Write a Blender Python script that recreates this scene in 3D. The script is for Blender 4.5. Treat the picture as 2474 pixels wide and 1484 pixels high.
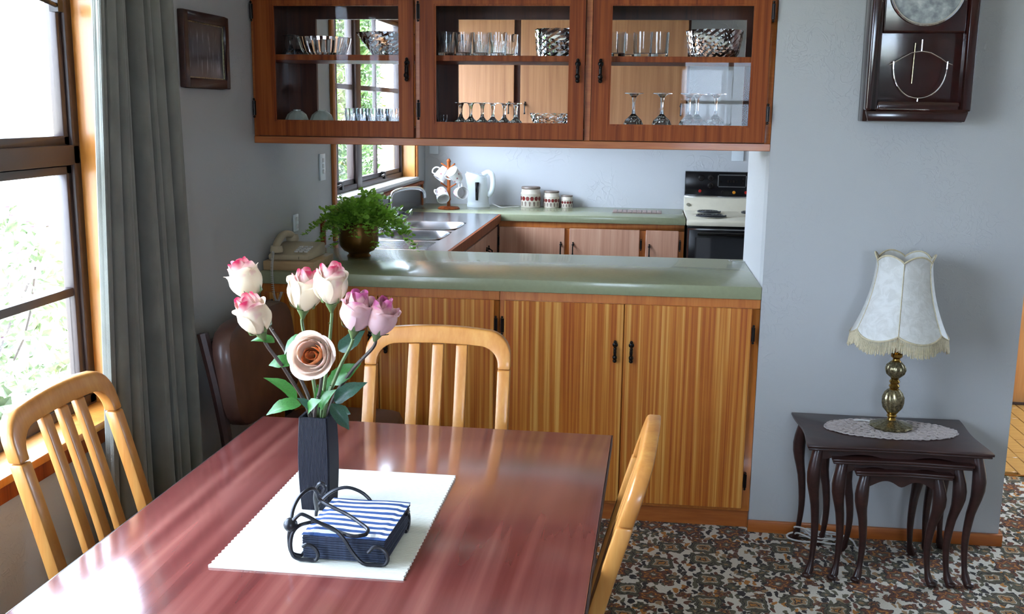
import bpy, bmesh, math, random
from mathutils import Vector, Matrix, Euler
random.seed(7)
PI = math.pi
S = bpy.context.scene
COL = S.collection
for o in list(bpy.data.objects):
    bpy.data.objects.remove(o)

# ------------------------------------------------------------------ camera
FW, FH, FPX = 2474, 1484, 2484.4
CAM = Vector((1.414, -3.6891, 1.5299))
YAW, PITCH, ROLL = 0.1214, 0.1897, 0.0121
_f = Vector((-math.sin(YAW)*math.cos(PITCH), math.cos(YAW)*math.cos(PITCH), -math.sin(PITCH)))
_r0 = Vector((math.cos(YAW), math.sin(YAW), 0)); _u0 = _r0.cross(_f)
_r = _r0*math.cos(ROLL)+_u0*math.sin(ROLL); _u = _u0*math.cos(ROLL)-_r0*math.sin(ROLL)
cd = bpy.data.cameras.new('camera'); cam = bpy.data.objects.new('camera', cd); COL.objects.link(cam)
cd.sensor_width = 36; cd.lens = FPX*36/FW; cd.clip_start = .02; cd.clip_end = 200
m = Matrix((_r, _u, -_f)).transposed().to_4x4(); m.translation = CAM
cam.matrix_world = m
S.camera = cam

def at(u, v, axis, val):
    """world point seen at photo pixel (u, v) lying on the plane axis = val (survey helper)"""
    d = _f+_r*((u-FW/2)/FPX)-_u*((v-FH/2)/FPX)
    return CAM+d*((val-CAM[axis])/d[axis])

# ------------------------------------------------------------------ light
world = bpy.data.worlds.new('sky'); S.world = world; world.use_nodes = True
bg = world.node_tree.nodes['Background']
bg.inputs[0].default_value = (.63, .785, 1, 1); bg.inputs[1].default_value = 6.0
sd = bpy.data.lights.new('sun', 'SUN'); sd.energy = 4; sd.angle = .03; sd.color = (1, .95, .86)
sun = bpy.data.objects.new('sun', sd); COL.objects.link(sun)
sun.rotation_euler = Vector((-.5, .28, -.95)).to_track_quat('-Z', 'Y').to_euler(); sun.location = (3, -3, 8)
def portal(name, c, sx, sy, d):
    l = bpy.data.lights.new(name, 'AREA'); l.shape = 'RECTANGLE'; l.size = sx; l.size_y = sy
    l.cycles.is_portal = True
    o = bpy.data.objects.new(name, l); COL.objects.link(o); o.location = c
    o.rotation_euler = Vector(d).to_track_quat('-Z', 'Y').to_euler()
# sky portals in the three window openings (sampling guides, they give off no light)
portal('sky_portal', (-.2, -2.05, 1.38), 1.4, 2.1, (1, 0, 0))
portal('sky_portal', (-.2, 1.87, 1.6), 1.1, 1.8, (1, 0, 0))
portal('sky_portal', (2.16, -5.65, 1.55), 1.0, 1.0, (0, 1, 0))
portal('sky_portal', (4.75, 1.2, 1.6), 1.0, 1.2, (-1, 0, 0))
vs = S.view_settings
vs.view_transform = 'Standard'; vs.look = 'None'; vs.gamma = 1; vs.use_curve_mapping = False
vs.exposure = 2.35

# ------------------------------------------------------------------ mesh helpers
def wl(o):
    v = Vector((0, 0, 0))
    while o is not None:
        v += o.location; o = o.parent
    return v

def tag(o, label=None, cat=None, group=None, kind=None):
    if label: o['label'] = label
    if cat: o['category'] = cat
    if group: o['group'] = group
    if kind: o['kind'] = kind
    return o

def thing(name, label, cat, loc=(0, 0, 0), rz=0, group=None):
    o = bpy.data.objects.new(name, None); COL.objects.link(o)
    o.empty_display_size = .05
    o.location = loc; o.rotation_euler = (0, 0, rz)
    return tag(o, label, cat, group)

def inst(name, mesh, parent=None, loc=(0, 0, 0), rot=(0, 0, 0), scale=(1, 1, 1)):
    o = bpy.data.objects.new(name, mesh); COL.objects.link(o)
    o.parent = parent; o.location = loc; o.rotation_euler = rot; o.scale = scale
    return o

class MB:
    def __init__(s): s.v = []; s.f = []
    def add(s, vs_, fs):
        n = len(s.v); s.v += [tuple(p) for p in vs_]; s.f += [tuple(i+n for i in f) for f in fs]; return s
    def box(s, x0, x1, y0, y1, z0, z1):
        return s.add([(x0,y0,z0),(x1,y0,z0),(x1,y1,z0),(x0,y1,z0),(x0,y0,z1),(x1,y0,z1),(x1,y1,z1),(x0,y1,z1)],
                     [(3,2,1,0),(4,5,6,7),(0,1,5,4),(1,2,6,5),(2,3,7,6),(3,0,4,7)])
    def prism(s, poly, axis, a, b):
        """polygon (CCW) in the two axes other than `axis`, extruded from a to b"""
        n = len(poly)
        def P(p, t):
            return {0: (t, p[0], p[1]), 1: (p[0], t, p[1]), 2: (p[0], p[1], t)}[axis]
        vs_ = [P(p, a) for p in poly]+[P(p, b) for p in poly]
        fs = [tuple(reversed(range(n))), tuple(range(n, 2*n))]+[(i, (i+1) % n, n+(i+1) % n, n+i) for i in range(n)]
        return s.add(vs_, fs)
    def grid(s, fn, nu, nv, cu=False, cv=False):
        vs_ = [fn(i/(nu if cu else nu-1), j/(nv if cv else nv-1)) for j in range(nv) for i in range(nu)]
        fs = []
        for j in range(nv if cv else nv-1):
            for i in range(nu if cu else nu-1):
                a = j*nu+i; b = j*nu+(i+1) % nu; c = ((j+1) % nv)*nu+(i+1) % nu; d = ((j+1) % nv)*nu+i
                fs.append((a, b, c, d))
        return s.add(vs_, fs)
    def lathe(s, prof, c=(0, 0, 0), n=24, mod=None, axis=None):
        """prof: (r, z) list; mod(theta, k) radius factor"""
        vs_ = []; fs = []
        M = None
        if axis is not None:
            M = Vector(axis).normalized().to_track_quat('Z', 'Y').to_matrix()
        for k, (r, z) in enumerate(prof):
            for i in range(n):
                t = 2*PI*i/n; q = r*(mod(t, k) if mod else 1)
                p = Vector((q*math.cos(t), q*math.sin(t), z))
                if M: p = M @ p
                vs_.append((p.x+c[0], p.y+c[1], p.z+c[2]))
        for k in range(len(prof)-1):
            for i in range(n):
                a = k*n+i; b = k*n+(i+1) % n
                fs.append((a, b, b+n, a+n))
        if prof[0][0] > 1e-6: fs.append(tuple(reversed(range(n))))
        if prof[-1][0] > 1e-6: fs.append(tuple(range((len(prof)-1)*n, len(prof)*n)))
        return s.add(vs_, fs)
    def tube(s, pts, r, n=8, closed=False, flat=1.0):
        pts = [Vector(p) for p in pts]; m_ = len(pts)
        rs = [r]*m_ if not isinstance(r, (list, tuple)) else r
        vs_ = []; fs = []; up = None
        for k, p in enumerate(pts):
            if closed: t = pts[(k+1) % m_]-pts[k-1]
            else: t = pts[min(k+1, m_-1)]-pts[max(k-1, 0)]
            t.normalize()
            if up is None:
                up = Vector((0, 0, 1)) if abs(t.z) < .9 else Vector((1, 0, 0))
            x = up.cross(t); 
            if x.length < 1e-6: x = Vector((1, 0, 0))
            x.normalize(); up = t.cross(x).normalized()
            for i in range(n):
                a = 2*PI*i/n
                vs_.append(p+x*(math.cos(a)*rs[k])+up*(math.sin(a)*rs[k]*flat))
        for k in range(m_ if closed else m_-1):
            for i in range(n):
                a = k*n+i; b = k*n+(i+1) % n; kk = ((k+1) % m_)*n
                fs.append((a, b, kk+(i+1) % n, kk+i))
        if not closed:
            fs.append(tuple(reversed(range(n)))); fs.append(tuple(range((m_-1)*n, m_*n)))
        return s.add(vs_, fs)
    def ball(s, c, r, n=12, sz=1.0):
        prof = [(r*math.sin(PI*k/8), -r*sz*math.cos(PI*k/8)) for k in range(9)]
        prof[0] = (0, -r*sz); prof[-1] = (0, r*sz)
        return s.lathe(prof, c, n)
    def mesh(s, name, mat, smooth=False, bevel=0, seg=2, off=Vector((0, 0, 0)), merge=False):
        me = bpy.data.meshes.new(name)
        me.from_pydata([Vector(p)-off for p in s.v], [], s.f)
        bm = bmesh.new(); bm.from_mesh(me)
        bmesh.ops.remove_doubles(bm, verts=bm.verts, dist=1e-6)
        bmesh.ops.recalc_face_normals(bm, faces=bm.faces)
        if bevel:
            es = [e for e in bm.edges if len(e.link_faces) == 2 and e.calc_face_angle(0) > .5]
            bmesh.ops.bevel(bm, geom=es, offset=bevel, segments=seg, profile=.5, affect='EDGES', clamp_overlap=True)
        bm.to_mesh(me); bm.free()
        if smooth or bevel:
            for p in me.polygons: p.use_smooth = True
            me.set_sharp_from_angle(angle=math.radians(40))
        me.materials.append(mat)
        return me
    def build(s, name, mat, parent=None, smooth=False, bevel=0, seg=2, local=False):
        """local=False: points are world points, the parents being unrotated"""
        if local: off = Vector((0, 0, 0))
        elif parent is not None: off = wl(parent)
        else:
            xs = [p[0] for p in s.v]; ys = [p[1] for p in s.v]; zs = [p[2] for p in s.v]
            off = Vector(((min(xs)+max(xs))/2, (min(ys)+max(ys))/2, min(zs)))
        me = s.mesh(name, mat, smooth, bevel, seg, off)
        o = bpy.data.objects.new(name, me); COL.objects.link(o)
        o.parent = parent
        if parent is None: o.location = off
        return o

def bez(p, n=24, closed=False):
    """Catmull-Rom through points"""
    p = [Vector(q) for q in p]; out = []; m_ = len(p)
    for i in range(m_ if closed else m_-1):
        if closed: a, b, c, d = p[i-1], p[i], p[(i+1) % m_], p[(i+2) % m_]
        else: a, b, c, d = p[max(i-1, 0)], p[i], p[i+1], p[min(i+2, m_-1)]
        k = max(2, n//m_)
        for j in range(k):
            t = j/k
            out.append(.5*((2*b)+(c-a)*t+(2*a-5*b+4*c-d)*t*t+(3*b-a-3*c+d)*t**3))
    if not closed: out.append(p[-1])
    return out

# ------------------------------------------------------------------ material helpers
def lin(h):
    h = h.lstrip('#'); out = []
    for i in (0, 2, 4):
        c = int(h[i:i+2], 16)/255
        out.append(c/12.92 if c <= .04045 else ((c+.055)/1.055)**2.4)
    return (*out, 1)

class NT:
    def __init__(s, name):
        s.m = bpy.data.materials.new(name); s.m.use_nodes = True
        s.t = s.m.node_tree; s.n = s.t.nodes; s.b = s.n['Principled BSDF']; s.out = s.n['Material Output']
    def node(s, kind, **kw):
        x = s.n.new(kind)
        for k, v in kw.items(): setattr(x, k, v)
        return x
    def L(s, a, b): s.t.links.new(a, b)
    def setb(s, **kw):
        names = dict(color='Base Color', rough='Roughness', metal='Metallic', coat='Coat Weight', coatr='Coat Roughness',
                     trans='Transmission Weight', ior='IOR', spec='Specular IOR Level', sheen='Sheen Weight', sss='Subsurface Weight')
        for k, v in kw.items():
            s.b.inputs[names[k]].default_value = v
        return s
    def coords(s, scale=(1, 1, 1), kind='Object', rot=(0, 0, 0)):
        tc = s.node('ShaderNodeTexCoord'); mp = s.node('ShaderNodeMapping')
        mp.inputs['Scale'].default_value = scale; mp.inputs['Rotation'].default_value = rot
        s.L(tc.outputs[kind], mp.inputs['Vector']); return mp.outputs[0]
    def noise(s, vec, scale=5, detail=4, rough=.55, dist=0):
        x = s.node('ShaderNodeTexNoise'); x.inputs['Scale'].default_value = scale; x.inputs['Detail'].default_value = detail
        x.inputs['Roughness'].default_value = rough; x.inputs['Distortion'].default_value = dist
        if vec is not None: s.L(vec, x.inputs['Vector'])
        return x.outputs['Fac']
    def ramp(s, fac, stops, interp='LINEAR'):
        x = s.node('ShaderNodeValToRGB'); cr = x.color_ramp; cr.interpolation = interp
        while len(cr.elements) > 1: cr.elements.remove(cr.elements[0])
        for i, (p, c) in enumerate(stops):
            e = cr.elements[0] if i == 0 else cr.elements.new(p)
            e.position = p; e.color = lin(c) if isinstance(c, str) else c
        s.L(fac, x.inputs[0]); return x.outputs[0]
    def math(s, op, a, b=None, c=None):
        x = s.node('ShaderNodeMath', operation=op)
        for i, v in enumerate((a, b, c)):
            if v is None: continue
            if isinstance(v, (int, float)): x.inputs[i].default_value = v
            else: s.L(v, x.inputs[i])
        return x.outputs[0]
    def mix(s, fac, a, b, blend='MIX'):
        x = s.node('ShaderNodeMix', data_type='RGBA', blend_type=blend)
        for i, v in ((0, fac), (6, a), (7, b)):
            if isinstance(v, (int, float)): x.inputs[i].default_value = v
            elif isinstance(v, str): x.inputs[i].default_value = lin(v)
            elif isinstance(v, tuple): x.inputs[i].default_value = v
            else: s.L(v, x.inputs[i])
        return x.outputs[2]
    def bump(s, h, strength=.2, dist=.01):
        x = s.node('ShaderNodeBump'); x.inputs['Strength'].default_value = strength; x.inputs['Distance'].default_value = dist
        s.L(h, x.inputs['Height']); s.L(x.outputs[0], s.b.inputs['Normal'])
    def col(s, c): s.L(c, s.b.inputs['Base Color'])

def plain(name, c, rough=.5, var=.06, vscale=8, **kw):
    t = NT(name); t.setb(rough=rough, **kw)
    c = lin(c)
    n = t.noise(t.coords(), vscale, 3)
    a = tuple(max(0, x*(1-var)) for x in c[:3])+(1,); b = tuple(min(1, x*(1+var)) for x in c[:3])+(1,)
    t.col(t.ramp(n, [(.3, a), (.7, b)]))
    return t.m

def wood(name, cols, stretch=(40, 40, 1.5), rough=.35, coat=.3, fine=.35, detail=5, contrast=(.3, .7), dist=.4, spec=.5):
    t = NT(name); t.setb(rough=rough, coat=coat, coatr=.12, spec=spec)
    v = t.coords(stretch)
    n1 = t.noise(v, 1, detail, .6, dist)
    n2 = t.noise(t.coords(tuple(q*4.5 for q in stretch)), 1, 3, .6)
    f = t.math('ADD', t.math('MULTIPLY', n1, 1-fine), t.math('MULTIPLY', n2, fine))
    k = len(cols)
    t.col(t.ramp(f, [(contrast[0]+(contrast[1]-contrast[0])*i/(k-1), c) for i, c in enumerate(cols)]))
    t.bump(n2, .06, .002)
    return t.m

M = {}
# golden ribbon-grain veneer of the lower doors, vertical grain
M['veneer'] = wood('ribbon_veneer', ['#a04c14', '#b5631f', '#c67c2e', '#db9f50'], (66, 66, .5), .34, .35, .25, 2, (.36, .62), .1)
M['rimu'] = wood('orange_rimu', ['#a2551b', '#b96a26', '#c67c34'], (30, 30, 2.5), .45, .08)
M['rimu_h'] = wood('orange_rimu_horizontal', ['#944a1a', '#ab5d25', '#b96f33'], (2.5, 30, 30), .4, .2)
M['cab'] = wood('red_brown_timber', ['#64270e', '#874018', '#9c5524'], (46, 46, 1.0), .5, .0, .3, 3, (.32, .66), .15, .2)
M['cabin'] = wood('dark_cabinet_lining', ['#3a1a10', '#4f2717', '#5f3220'], (40, 40, 1.5), .45, .1)
M['kdoor'] = wood('pink_reflection_veneer', ['#b07c62', '#c69479', '#d6a98d'], (30, 30, .9), .36, .3, .3, 3, (.3, .7), .3)  # pale pink of reflections on the doors is mixed into the veneer colour
M['kwall'] = wood('brown_pink_veneer', ['#84573b', '#9a6b49', '#ab7d58'], (30, 30, .9), .4, .2, .3, 3, (.3, .7), .3)
M['tabletop'] = wood('mahogany_laminate', ['#5a2826', '#703632', '#874c45', '#9c6257'], (15, .45, 15), .15, .5, .12, 2, (.3, .7), .2)
M['chair'] = wood('golden_beech', ['#ad6c2d', '#bf803e', '#cc944e'], (24, 24, 3), .36, .22, .3, 3)
M['darkwood'] = wood('dark_mahogany', ['#23120f', '#321a16', '#43241e'], (12, 20, 20), .38, .2)
M['clockwood'] = wood('red_mahogany', ['#1c0806', '#2b0e0a', '#3a1510'], (20, 20, 2), .18, .6)
M['palewood'] = wood('pale_pine', ['#a98a61', '#b99a70', '#c6a97f'], (3, 22, 22), .5, .1)
M['jamb'] = wood('amber_pine', ['#b06a22', '#c98336', '#d9994a'], (18, 18, 1.6), .4, .25)
M['hallwood'] = wood('hall_door_veneer', ['#b98450', '#c8965f', '#d2a36e'], (20, 20, 1.4), .4, .2)
M['plank'] = wood('parquet_oak', ['#a97a3c', '#bd8d4a', '#cfa25d'], (5, 40, 40), .3, .3)
M['sash'] = plain('dark_window_joinery', '#3a2c2a', .4)
M['green'] = plain('sage_laminate', '#949777', .24, .04, 60, coat=.15)
M['steel'] = NT('brushed_steel').setb(color=(.62, .63, .66, 1), metal=1, rough=.24).m
M['chrome'] = NT('chrome').setb(color=(.85, .86, .88, 1), metal=1, rough=.07).m
M['iron'] = plain('antique_black_iron', '#1d1714', .35, .3, 60, metal=.6)
M['wire'] = plain('dark_grey_wire', '#2b2b30', .33, .1, 40, metal=.5)
M['black'] = plain('black_enamel', '#0b0a0c', .18, .1, 20)
M['cream'] = plain('cream_enamel', '#cfc5b0', .22, .03, 20, coat=.3)
M['plastic'] = plain('white_plastic', '#dfe4e6', .3, .02, 20)
M['beige'] = plain('aged_beige_plastic', '#b3a488', .4, .05, 20)
M['white'] = plain('white_trim', '#dcdcd8', .4, .02, 20)
M['china'] = plain('white_china', '#dad6d3', .15, .05, 30, coat=.5)
M['chinain'] = plain('china_inside', '#cfcac6', .2, .05, 30)
M['brass'] = plain('polished_brass', '#a98442', .22, .25, 40, metal=1)
M['oldbrass'] = plain('mottled_brass', '#8f8466', .3, .6, 160, metal=.9)  # mottle paints silver highlights and dark gaps of the lamp's openwork
M['potbrass'] = plain('warm_old_brass', '#6b4a20', .34, .3, 20, metal=.8)
M['soil'] = plain('potting_soil', '#2a1d14', .9, .4, 60)
M['wirewhite'] = plain('white_flex', '#c9c6c2', .4, .03, 20)
M['red'] = plain('red_lamp_lens', '#a01812', .3, .1, 40)
M['amber'] = plain('amber_lamp_lens', '#c07814', .3, .1, 40)
M['vinyl'] = plain('brown_vinyl', '#573a31', .36, .25, 14, coat=.1)

def mat_pane():
    t = NT('window_pane'); tr = t.node('ShaderNodeBsdfTransparent'); gl = t.node('ShaderNodeBsdfGlossy')
    gl.inputs['Roughness'].default_value = .005
    lw = t.node('ShaderNodeLayerWeight'); lw.inputs[0].default_value = .5
    f = t.math('ADD', t.math('MULTIPLY', t.math('POWER', lw.outputs['Facing'], 4.0), .6), .006)
    mx = t.node('ShaderNodeMixShader'); t.L(f, mx.inputs[0]); t.L(tr.outputs[0], mx.inputs[1]); t.L(gl.outputs[0], mx.inputs[2])
    t.L(mx.outputs[0], t.out.inputs[0]); return t.m
M['pane'] = mat_pane()
M['glass'] = NT('clear_glassware').setb(color=(.93, .96, 1, 1), rough=.01, trans=1, ior=1.38).m
M['crystal'] = NT('cut_crystal').setb(color=(.95, .97, 1, 1), rough=.02, trans=1, ior=1.36).m

def mat_wall(name, c, emb, scale=9, strength=.25):
    t = NT(name); t.setb(rough=.55, spec=.35)
    v = t.coords()
    n = t.noise(v, scale, 2, .5, 2.2)
    ridge = t.math('ABSOLUTE', t.math('SUBTRACT', n, .5))
    r = t.ramp(ridge, [(0, (1, 1, 1, 1)), (.035, (0, 0, 0, 1))])
    mask = t.ramp(t.noise(v, emb, 1), [(.5, (0, 0, 0, 1)), (.62, (1, 1, 1, 1))])
    g = t.noise(v, 260, 2)
    h = t.math('ADD', t.math('MULTIPLY', r, mask), t.math('MULTIPLY', g, .35))
    t.col(t.ramp(t.noise(v, 1.3, 3), [(.3, tuple(x*.96 for x in lin(c)[:3])+(1,)), (.7, lin(c))]))
    t.bump(h, strength, .004); return t.m
M['wall'] = mat_wall('embossed_pale_wallpaper', '#b6b6b6', 3.2, 14, .22)
M['wallk'] = mat_wall('embossed_white_wallpaper', '#c3c2c2', 3, 7, .34)
M['ceil'] = plain('ceiling_paint', '#d8d5cc', .7, .02, 3)

def mat_carpet():
    t = NT('floral_axminster_carpet'); t.setb(rough=.95, spec=.1, sheen=.15)
    base = t.coords((1, 1, 0))
    dn = t.node('ShaderNodeTexNoise'); dn.inputs['Scale'].default_value = 30; dn.inputs['Detail'].default_value = 4; t.L(base, dn.inputs['Vector'])
    sub = t.node('ShaderNodeVectorMath', operation='SUBTRACT'); t.L(dn.outputs['Color'], sub.inputs[0]); sub.inputs[1].default_value = (.5, .5, .5)
    scl = t.node('ShaderNodeVectorMath', operation='SCALE'); t.L(sub.outputs[0], scl.inputs[0]); scl.inputs['Scale'].default_value = .04
    add = t.node('ShaderNodeVectorMath', operation='ADD'); t.L(base, add.inputs[0]); t.L(scl.outputs[0], add.inputs[1])
    vec = add.outputs[0]
    def motif(scale, rnd, petals, amp, off, ell):
        mp = t.node('ShaderNodeMapping'); mp.inputs['Location'].default_value = off; mp.inputs['Scale'].default_value = ell
        t.L(vec, mp.inputs['Vector'])
        vo = t.node('ShaderNodeTexVoronoi'); vo.inputs['Scale'].default_value = scale; vo.inputs['Randomness'].default_value = rnd
        vo.voronoi_dimensions = '2D'
        t.L(mp.outputs[0], vo.inputs['Vector'])
        # vector from cell centre, in the mapped space (position output is already unscaled)
        d = t.node('ShaderNodeVectorMath', operation='SUBTRACT'); t.L(mp.outputs[0], d.inputs[0]); t.L(vo.outputs['Position'], d.inputs[1])
        sp = t.node('ShaderNodeSeparateXYZ'); t.L(d.outputs[0], sp.inputs[0])
        ang = t.math('ARCTAN2', sp.outputs[1], sp.outputs[0])
        cs = t.math('COSINE', t.math('MULTIPLY', ang, petals))
        ln = t.node('ShaderNodeVectorMath', operation='LENGTH'); t.L(d.outputs[0], ln.inputs[0])
        r = t.math('MULTIPLY', t.math('MULTIPLY', ln.outputs['Value'], scale), t.math('ADD', 1.0, t.math('MULTIPLY', cs, amp)))
        sc = t.node('ShaderNodeSeparateColor'); t.L(vo.outputs['Color'], sc.inputs[0])
        return r, sc.outputs[0], sc.outputs[1]
    CR, DK, RU, OR, OL, TN = '#d2cabd', '#2a1d19', '#6b3820', '#bd7826', '#5f5940', '#a37f56'
    cream = lin(CR)
    col = t.mix(t.noise(base, 180, 2), '#cfc6b8', '#eae3d6')
    # small leaves and blots
    r, c1, c2 = motif(38, .95, 2, .35, (3.3, 1.7, 0), (1, 1, 1))
    blot = t.ramp(c1, [(0, DK), (.22, RU), (.42, OL), (.6, DK), (.72, TN), (.86, OR)], 'CONSTANT')
    on = t.math('MULTIPLY', t.math('LESS_THAN', r, .43), t.math('LESS_THAN', c2, .86))
    col = t.mix(on, col, blot)
    r, c1, c2 = motif(17, .85, 5, .25, (.7, 5.2, 0), (1, 1, 1))
    fl = t.ramp(r, [(0, OR), (.09, DK), (.15, RU), (.27, TN), (.31, DK), (.36, (0, 0, 0, 0))], 'CONSTANT')
    fl2 = t.ramp(r, [(0, TN), (.1, OL), (.24, DK), (.3, OL), (.36, (0, 0, 0, 0))], 'CONSTANT')
    on = t.math('MULTIPLY', t.math('LESS_THAN', r, .36), t.math('LESS_THAN', c2, .75))
    col = t.mix(on, col, t.mix(t.math('GREATER_THAN', c1, .5), fl, fl2))
    # larger medallions
    r, c1, c2m = motif(7.4, .6, 4, .16, (0, 0, 0), (1, 1, 1))
    a = t.ramp(r, [(0, OR), (.07, DK), (.1, TN), (.17, CR), (.19, OL), (.255, DK), (.285, OL), (.32, DK), (.345, (0, 0, 0, 0))], 'CONSTANT')
    r6, d1, d2 = motif(7.4, .6, 6, .22, (0, 0, 0), (1, 1, 1))
    b = t.ramp(r6, [(0, CR), (.05, OL), (.1, RU), (.17, OR), (.21, RU), (.29, DK), (.33, (0, 0, 0, 0))], 'CONSTANT')
    sel = t.math('GREATER_THAN', c1, .45); vis = t.math('LESS_THAN', c2m, .82)
    col = t.mix(t.math('MULTIPLY', vis, t.math('MULTIPLY', sel, t.math('LESS_THAN', r, .345))), col, a)
    col = t.mix(t.math('MULTIPLY', vis, t.math('MULTIPLY', t.math('SUBTRACT', 1.0, sel), t.math('LESS_THAN', r6, .33))), col, b)
    # tuft speckle
    col = t.mix(.35, col, t.ramp(t.noise(base, 420, 1), [(.3, (.35, .33, .31, 1)), (.7, (1, 1, 1, 1))]), 'MULTIPLY')
    t.col(col); t.bump(t.noise(base, 330, 2), .5, .006)
    return t.m
M['carpet'] = mat_carpet()

def mat_stripes():
    t = NT('blue_white_striped_napkin'); t.setb(rough=.9)
    tc = t.node('ShaderNodeTexCoord'); sp = t.node('ShaderNodeSeparateXYZ'); t.L(tc.outputs['Object'], sp.inputs[0])
    f = t.math('FRACT', t.math('ADD', t.math('MULTIPLY', sp.outputs[1], 46), t.math('MULTIPLY', t.noise(tc.outputs['Object'], 30, 2), .25)))
    t.col(t.ramp(f, [(0, '#24467e'), (.5, '#e2e4e8')], 'CONSTANT')); t.bump(t.noise(t.coords(), 500, 1), .3, .002); return t.m
M['stripes'] = mat_stripes()
M['navy'] = plain('navy_cloth', '#2b3245', .9, .35, 220)
def mat_mat():
    t = NT('white_ribbed_cotton'); t.setb(rough=.9)
    w = t.node('ShaderNodeTexWave'); w.bands_direction = 'Y'; w.inputs['Scale'].default_value = 70; w.inputs['Distortion'].default_value = 1.5
    t.L(t.coords(), w.inputs['Vector'])
    t.setb(color=lin('#e9e7de')); t.bump(w.outputs['Fac'], .5, .003); return t.m
M['mat'] = mat_mat()
def mat_curtain():
    t = NT('grey_green_curtain_weave'); t.setb(rough=.85, sheen=.2)
    t.col(t.ramp(t.noise(t.coords(), 9, 3), [(.3, '#65655e'), (.7, '#75756d')])); t.bump(t.noise(t.coords(), 500, 2), .3, .002); return t.m
M['curtain'] = mat_curtain()
def mat_petal(name, tip, base, amt):
    t = NT(name); t.setb(rough=.55, sss=.12); t.b.inputs['Subsurface Radius'].default_value = (.01, .006, .004)
    tc = t.node('ShaderNodeTexCoord'); sp = t.node('ShaderNodeSeparateXYZ'); t.L(tc.outputs['Object'], sp.inputs[0])
    h = t.math('ADD', t.math('MULTIPLY', sp.outputs[2], 12.5), t.math('MULTIPLY', t.math('SUBTRACT', t.noise(tc.outputs['Object'], 30, 2), .5), 1.3))
    c = t.ramp(h, [(.3, base), (amt-.2, base), (amt, '#e3b3b0'), (amt+.2, tip)]); t.col(c)
    tl = t.node('ShaderNodeBsdfTranslucent'); t.L(c, tl.inputs[0]); mx = t.node('ShaderNodeMixShader'); mx.inputs[0].default_value = .3
    t.L(t.b.outputs[0], mx.inputs[1]); t.L(tl.outputs[0], mx.inputs[2]); t.L(mx.outputs[0], t.out.inputs[0]); return t.m
M['petal'] = mat_petal('cream_pink_petal', '#bd2350', '#efe0c8', .74)
M['petalpink'] = mat_petal('rose_pink_petal', '#c25a8c', '#efccd0', .68)
M['petalpeach'] = mat_petal('peach_petal', '#e8a896', '#f6e4d6', .74)
M['peach'] = plain('deep_peach_petal', '#e89a62', .55, .25, 60)
def mat_leaf(name, a, b, thin=0):
    t = NT(name); t.setb(rough=.38, spec=.5)
    t.col(t.ramp(t.noise(t.coords(), 30, 3), [(.3, a), (.7, b)]))
    if thin:
        tl = t.node('ShaderNodeBsdfTranslucent'); tl.inputs[0].default_value = lin(b)
        mx = t.node('ShaderNodeMixShader'); mx.inputs[0].default_value = thin
        t.L(t.b.outputs[0], mx.inputs[1]); t.L(tl.outputs[0], mx.inputs[2]); t.L(mx.outputs[0], t.out.inputs[0])
    return t.m
M['leaf'] = mat_leaf('rose_leaf', '#2a5a24', '#45823a', .25)
M['leafdark'] = mat_leaf('dull_rose_leaf', '#2a4a38', '#3f6452', .2)
M['stem'] = plain('rose_stem', '#566a3c', .5, .25, 80)
M['stembrown'] = plain('brown_rose_stem', '#3c2f28', .5, .3, 80)
M['fern'] = mat_leaf('maidenhair_leaf', '#5f9426', '#a8d455', .4)
M['fernstem'] = plain('fern_stem', '#2c2415', .5)
def mat_vase():
    t = NT('ribbed_navy_vase'); t.setb(rough=.55, color=lin('#151622'), spec=.25); return t.m
M['vase'] = mat_vase()
def mat_shade():
    t = NT('ivory_damask_lampshade'); t.setb(rough=.6, sheen=.2)
    t.col(t.ramp(t.noise(t.coords(), 22, 3, .6, 1.5), [(.4, '#d2cfc8'), (.6, '#e2e0db')]))
    t.bump(t.noise(t.coords(), 40, 3, .6, 2), .35, .004)
    tl = t.node('ShaderNodeBsdfTranslucent'); tl.inputs[0].default_value = lin('#d8d4c8')
    mx = t.node('ShaderNodeMixShader'); mx.inputs[0].default_value = .18
    t.L(t.b.outputs[0], mx.inputs[1]); t.L(tl.outputs[0], mx.inputs[2]); t.L(mx.outputs[0], t.out.inputs[0]); return t.m
M['shade'] = mat_shade()
M['fringe'] = plain('beige_fringe', '#c3b596', .8, .15, 120)
M['lace'] = plain('ecru_lace', '#b5aaa6', .85, .1, 120)
def mat_print():
    t = NT('garden_scene_print'); t.setb(rough=.3, coat=.4)
    v = t.coords()
    a = t.ramp(t.noise(v, 14, 4), [(.35, '#23222b'), (.6, '#3f3d49'), (.75, '#56505a')])
    st = t.noise(t.coords((1, 110, 10)), 1, 3)
    tc = t.node('ShaderNodeTexCoord'); sp = t.node('ShaderNodeSeparateXYZ'); t.L(tc.outputs['Generated'], sp.inputs[0])
    band = t.ramp(sp.outputs[2], [(.05, (0, 0, 0, 1)), (.2, (1, 1, 1, 1)), (.45, (1, 1, 1, 1)), (.6, (.25, .25, .25, 1)), (.75, (1, 1, 1, 1)), (.9, (0, 0, 0, 1))])
    k = t.math('MULTIPLY', t.ramp(st, [(.58, (0, 0, 0, 1)), (.66, (1, 1, 1, 1))]), band)
    t.col(t.mix(k, a, '#8b8f9c')); return t.m
M['print'] = mat_print()
def mat_dial():
    t = NT('silvered_dial'); t.setb(rough=.4, metal=.2)
    t.col(t.ramp(t.noise(t.coords(), 40, 4), [(.35, '#7c8082'), (.6, '#a9acab'), (.75, '#c9cac6')])); return t.m
M['dial'] = mat_dial()
M['grass'] = plain('lawn', '#b4b39c', .9, .2, 6)
M['path'] = plain('pale_concrete', '#c9c6be', .9, .08, 6)
M['hedge'] = mat_leaf('conifer_foliage', '#2c4418', '#557429')
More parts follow.
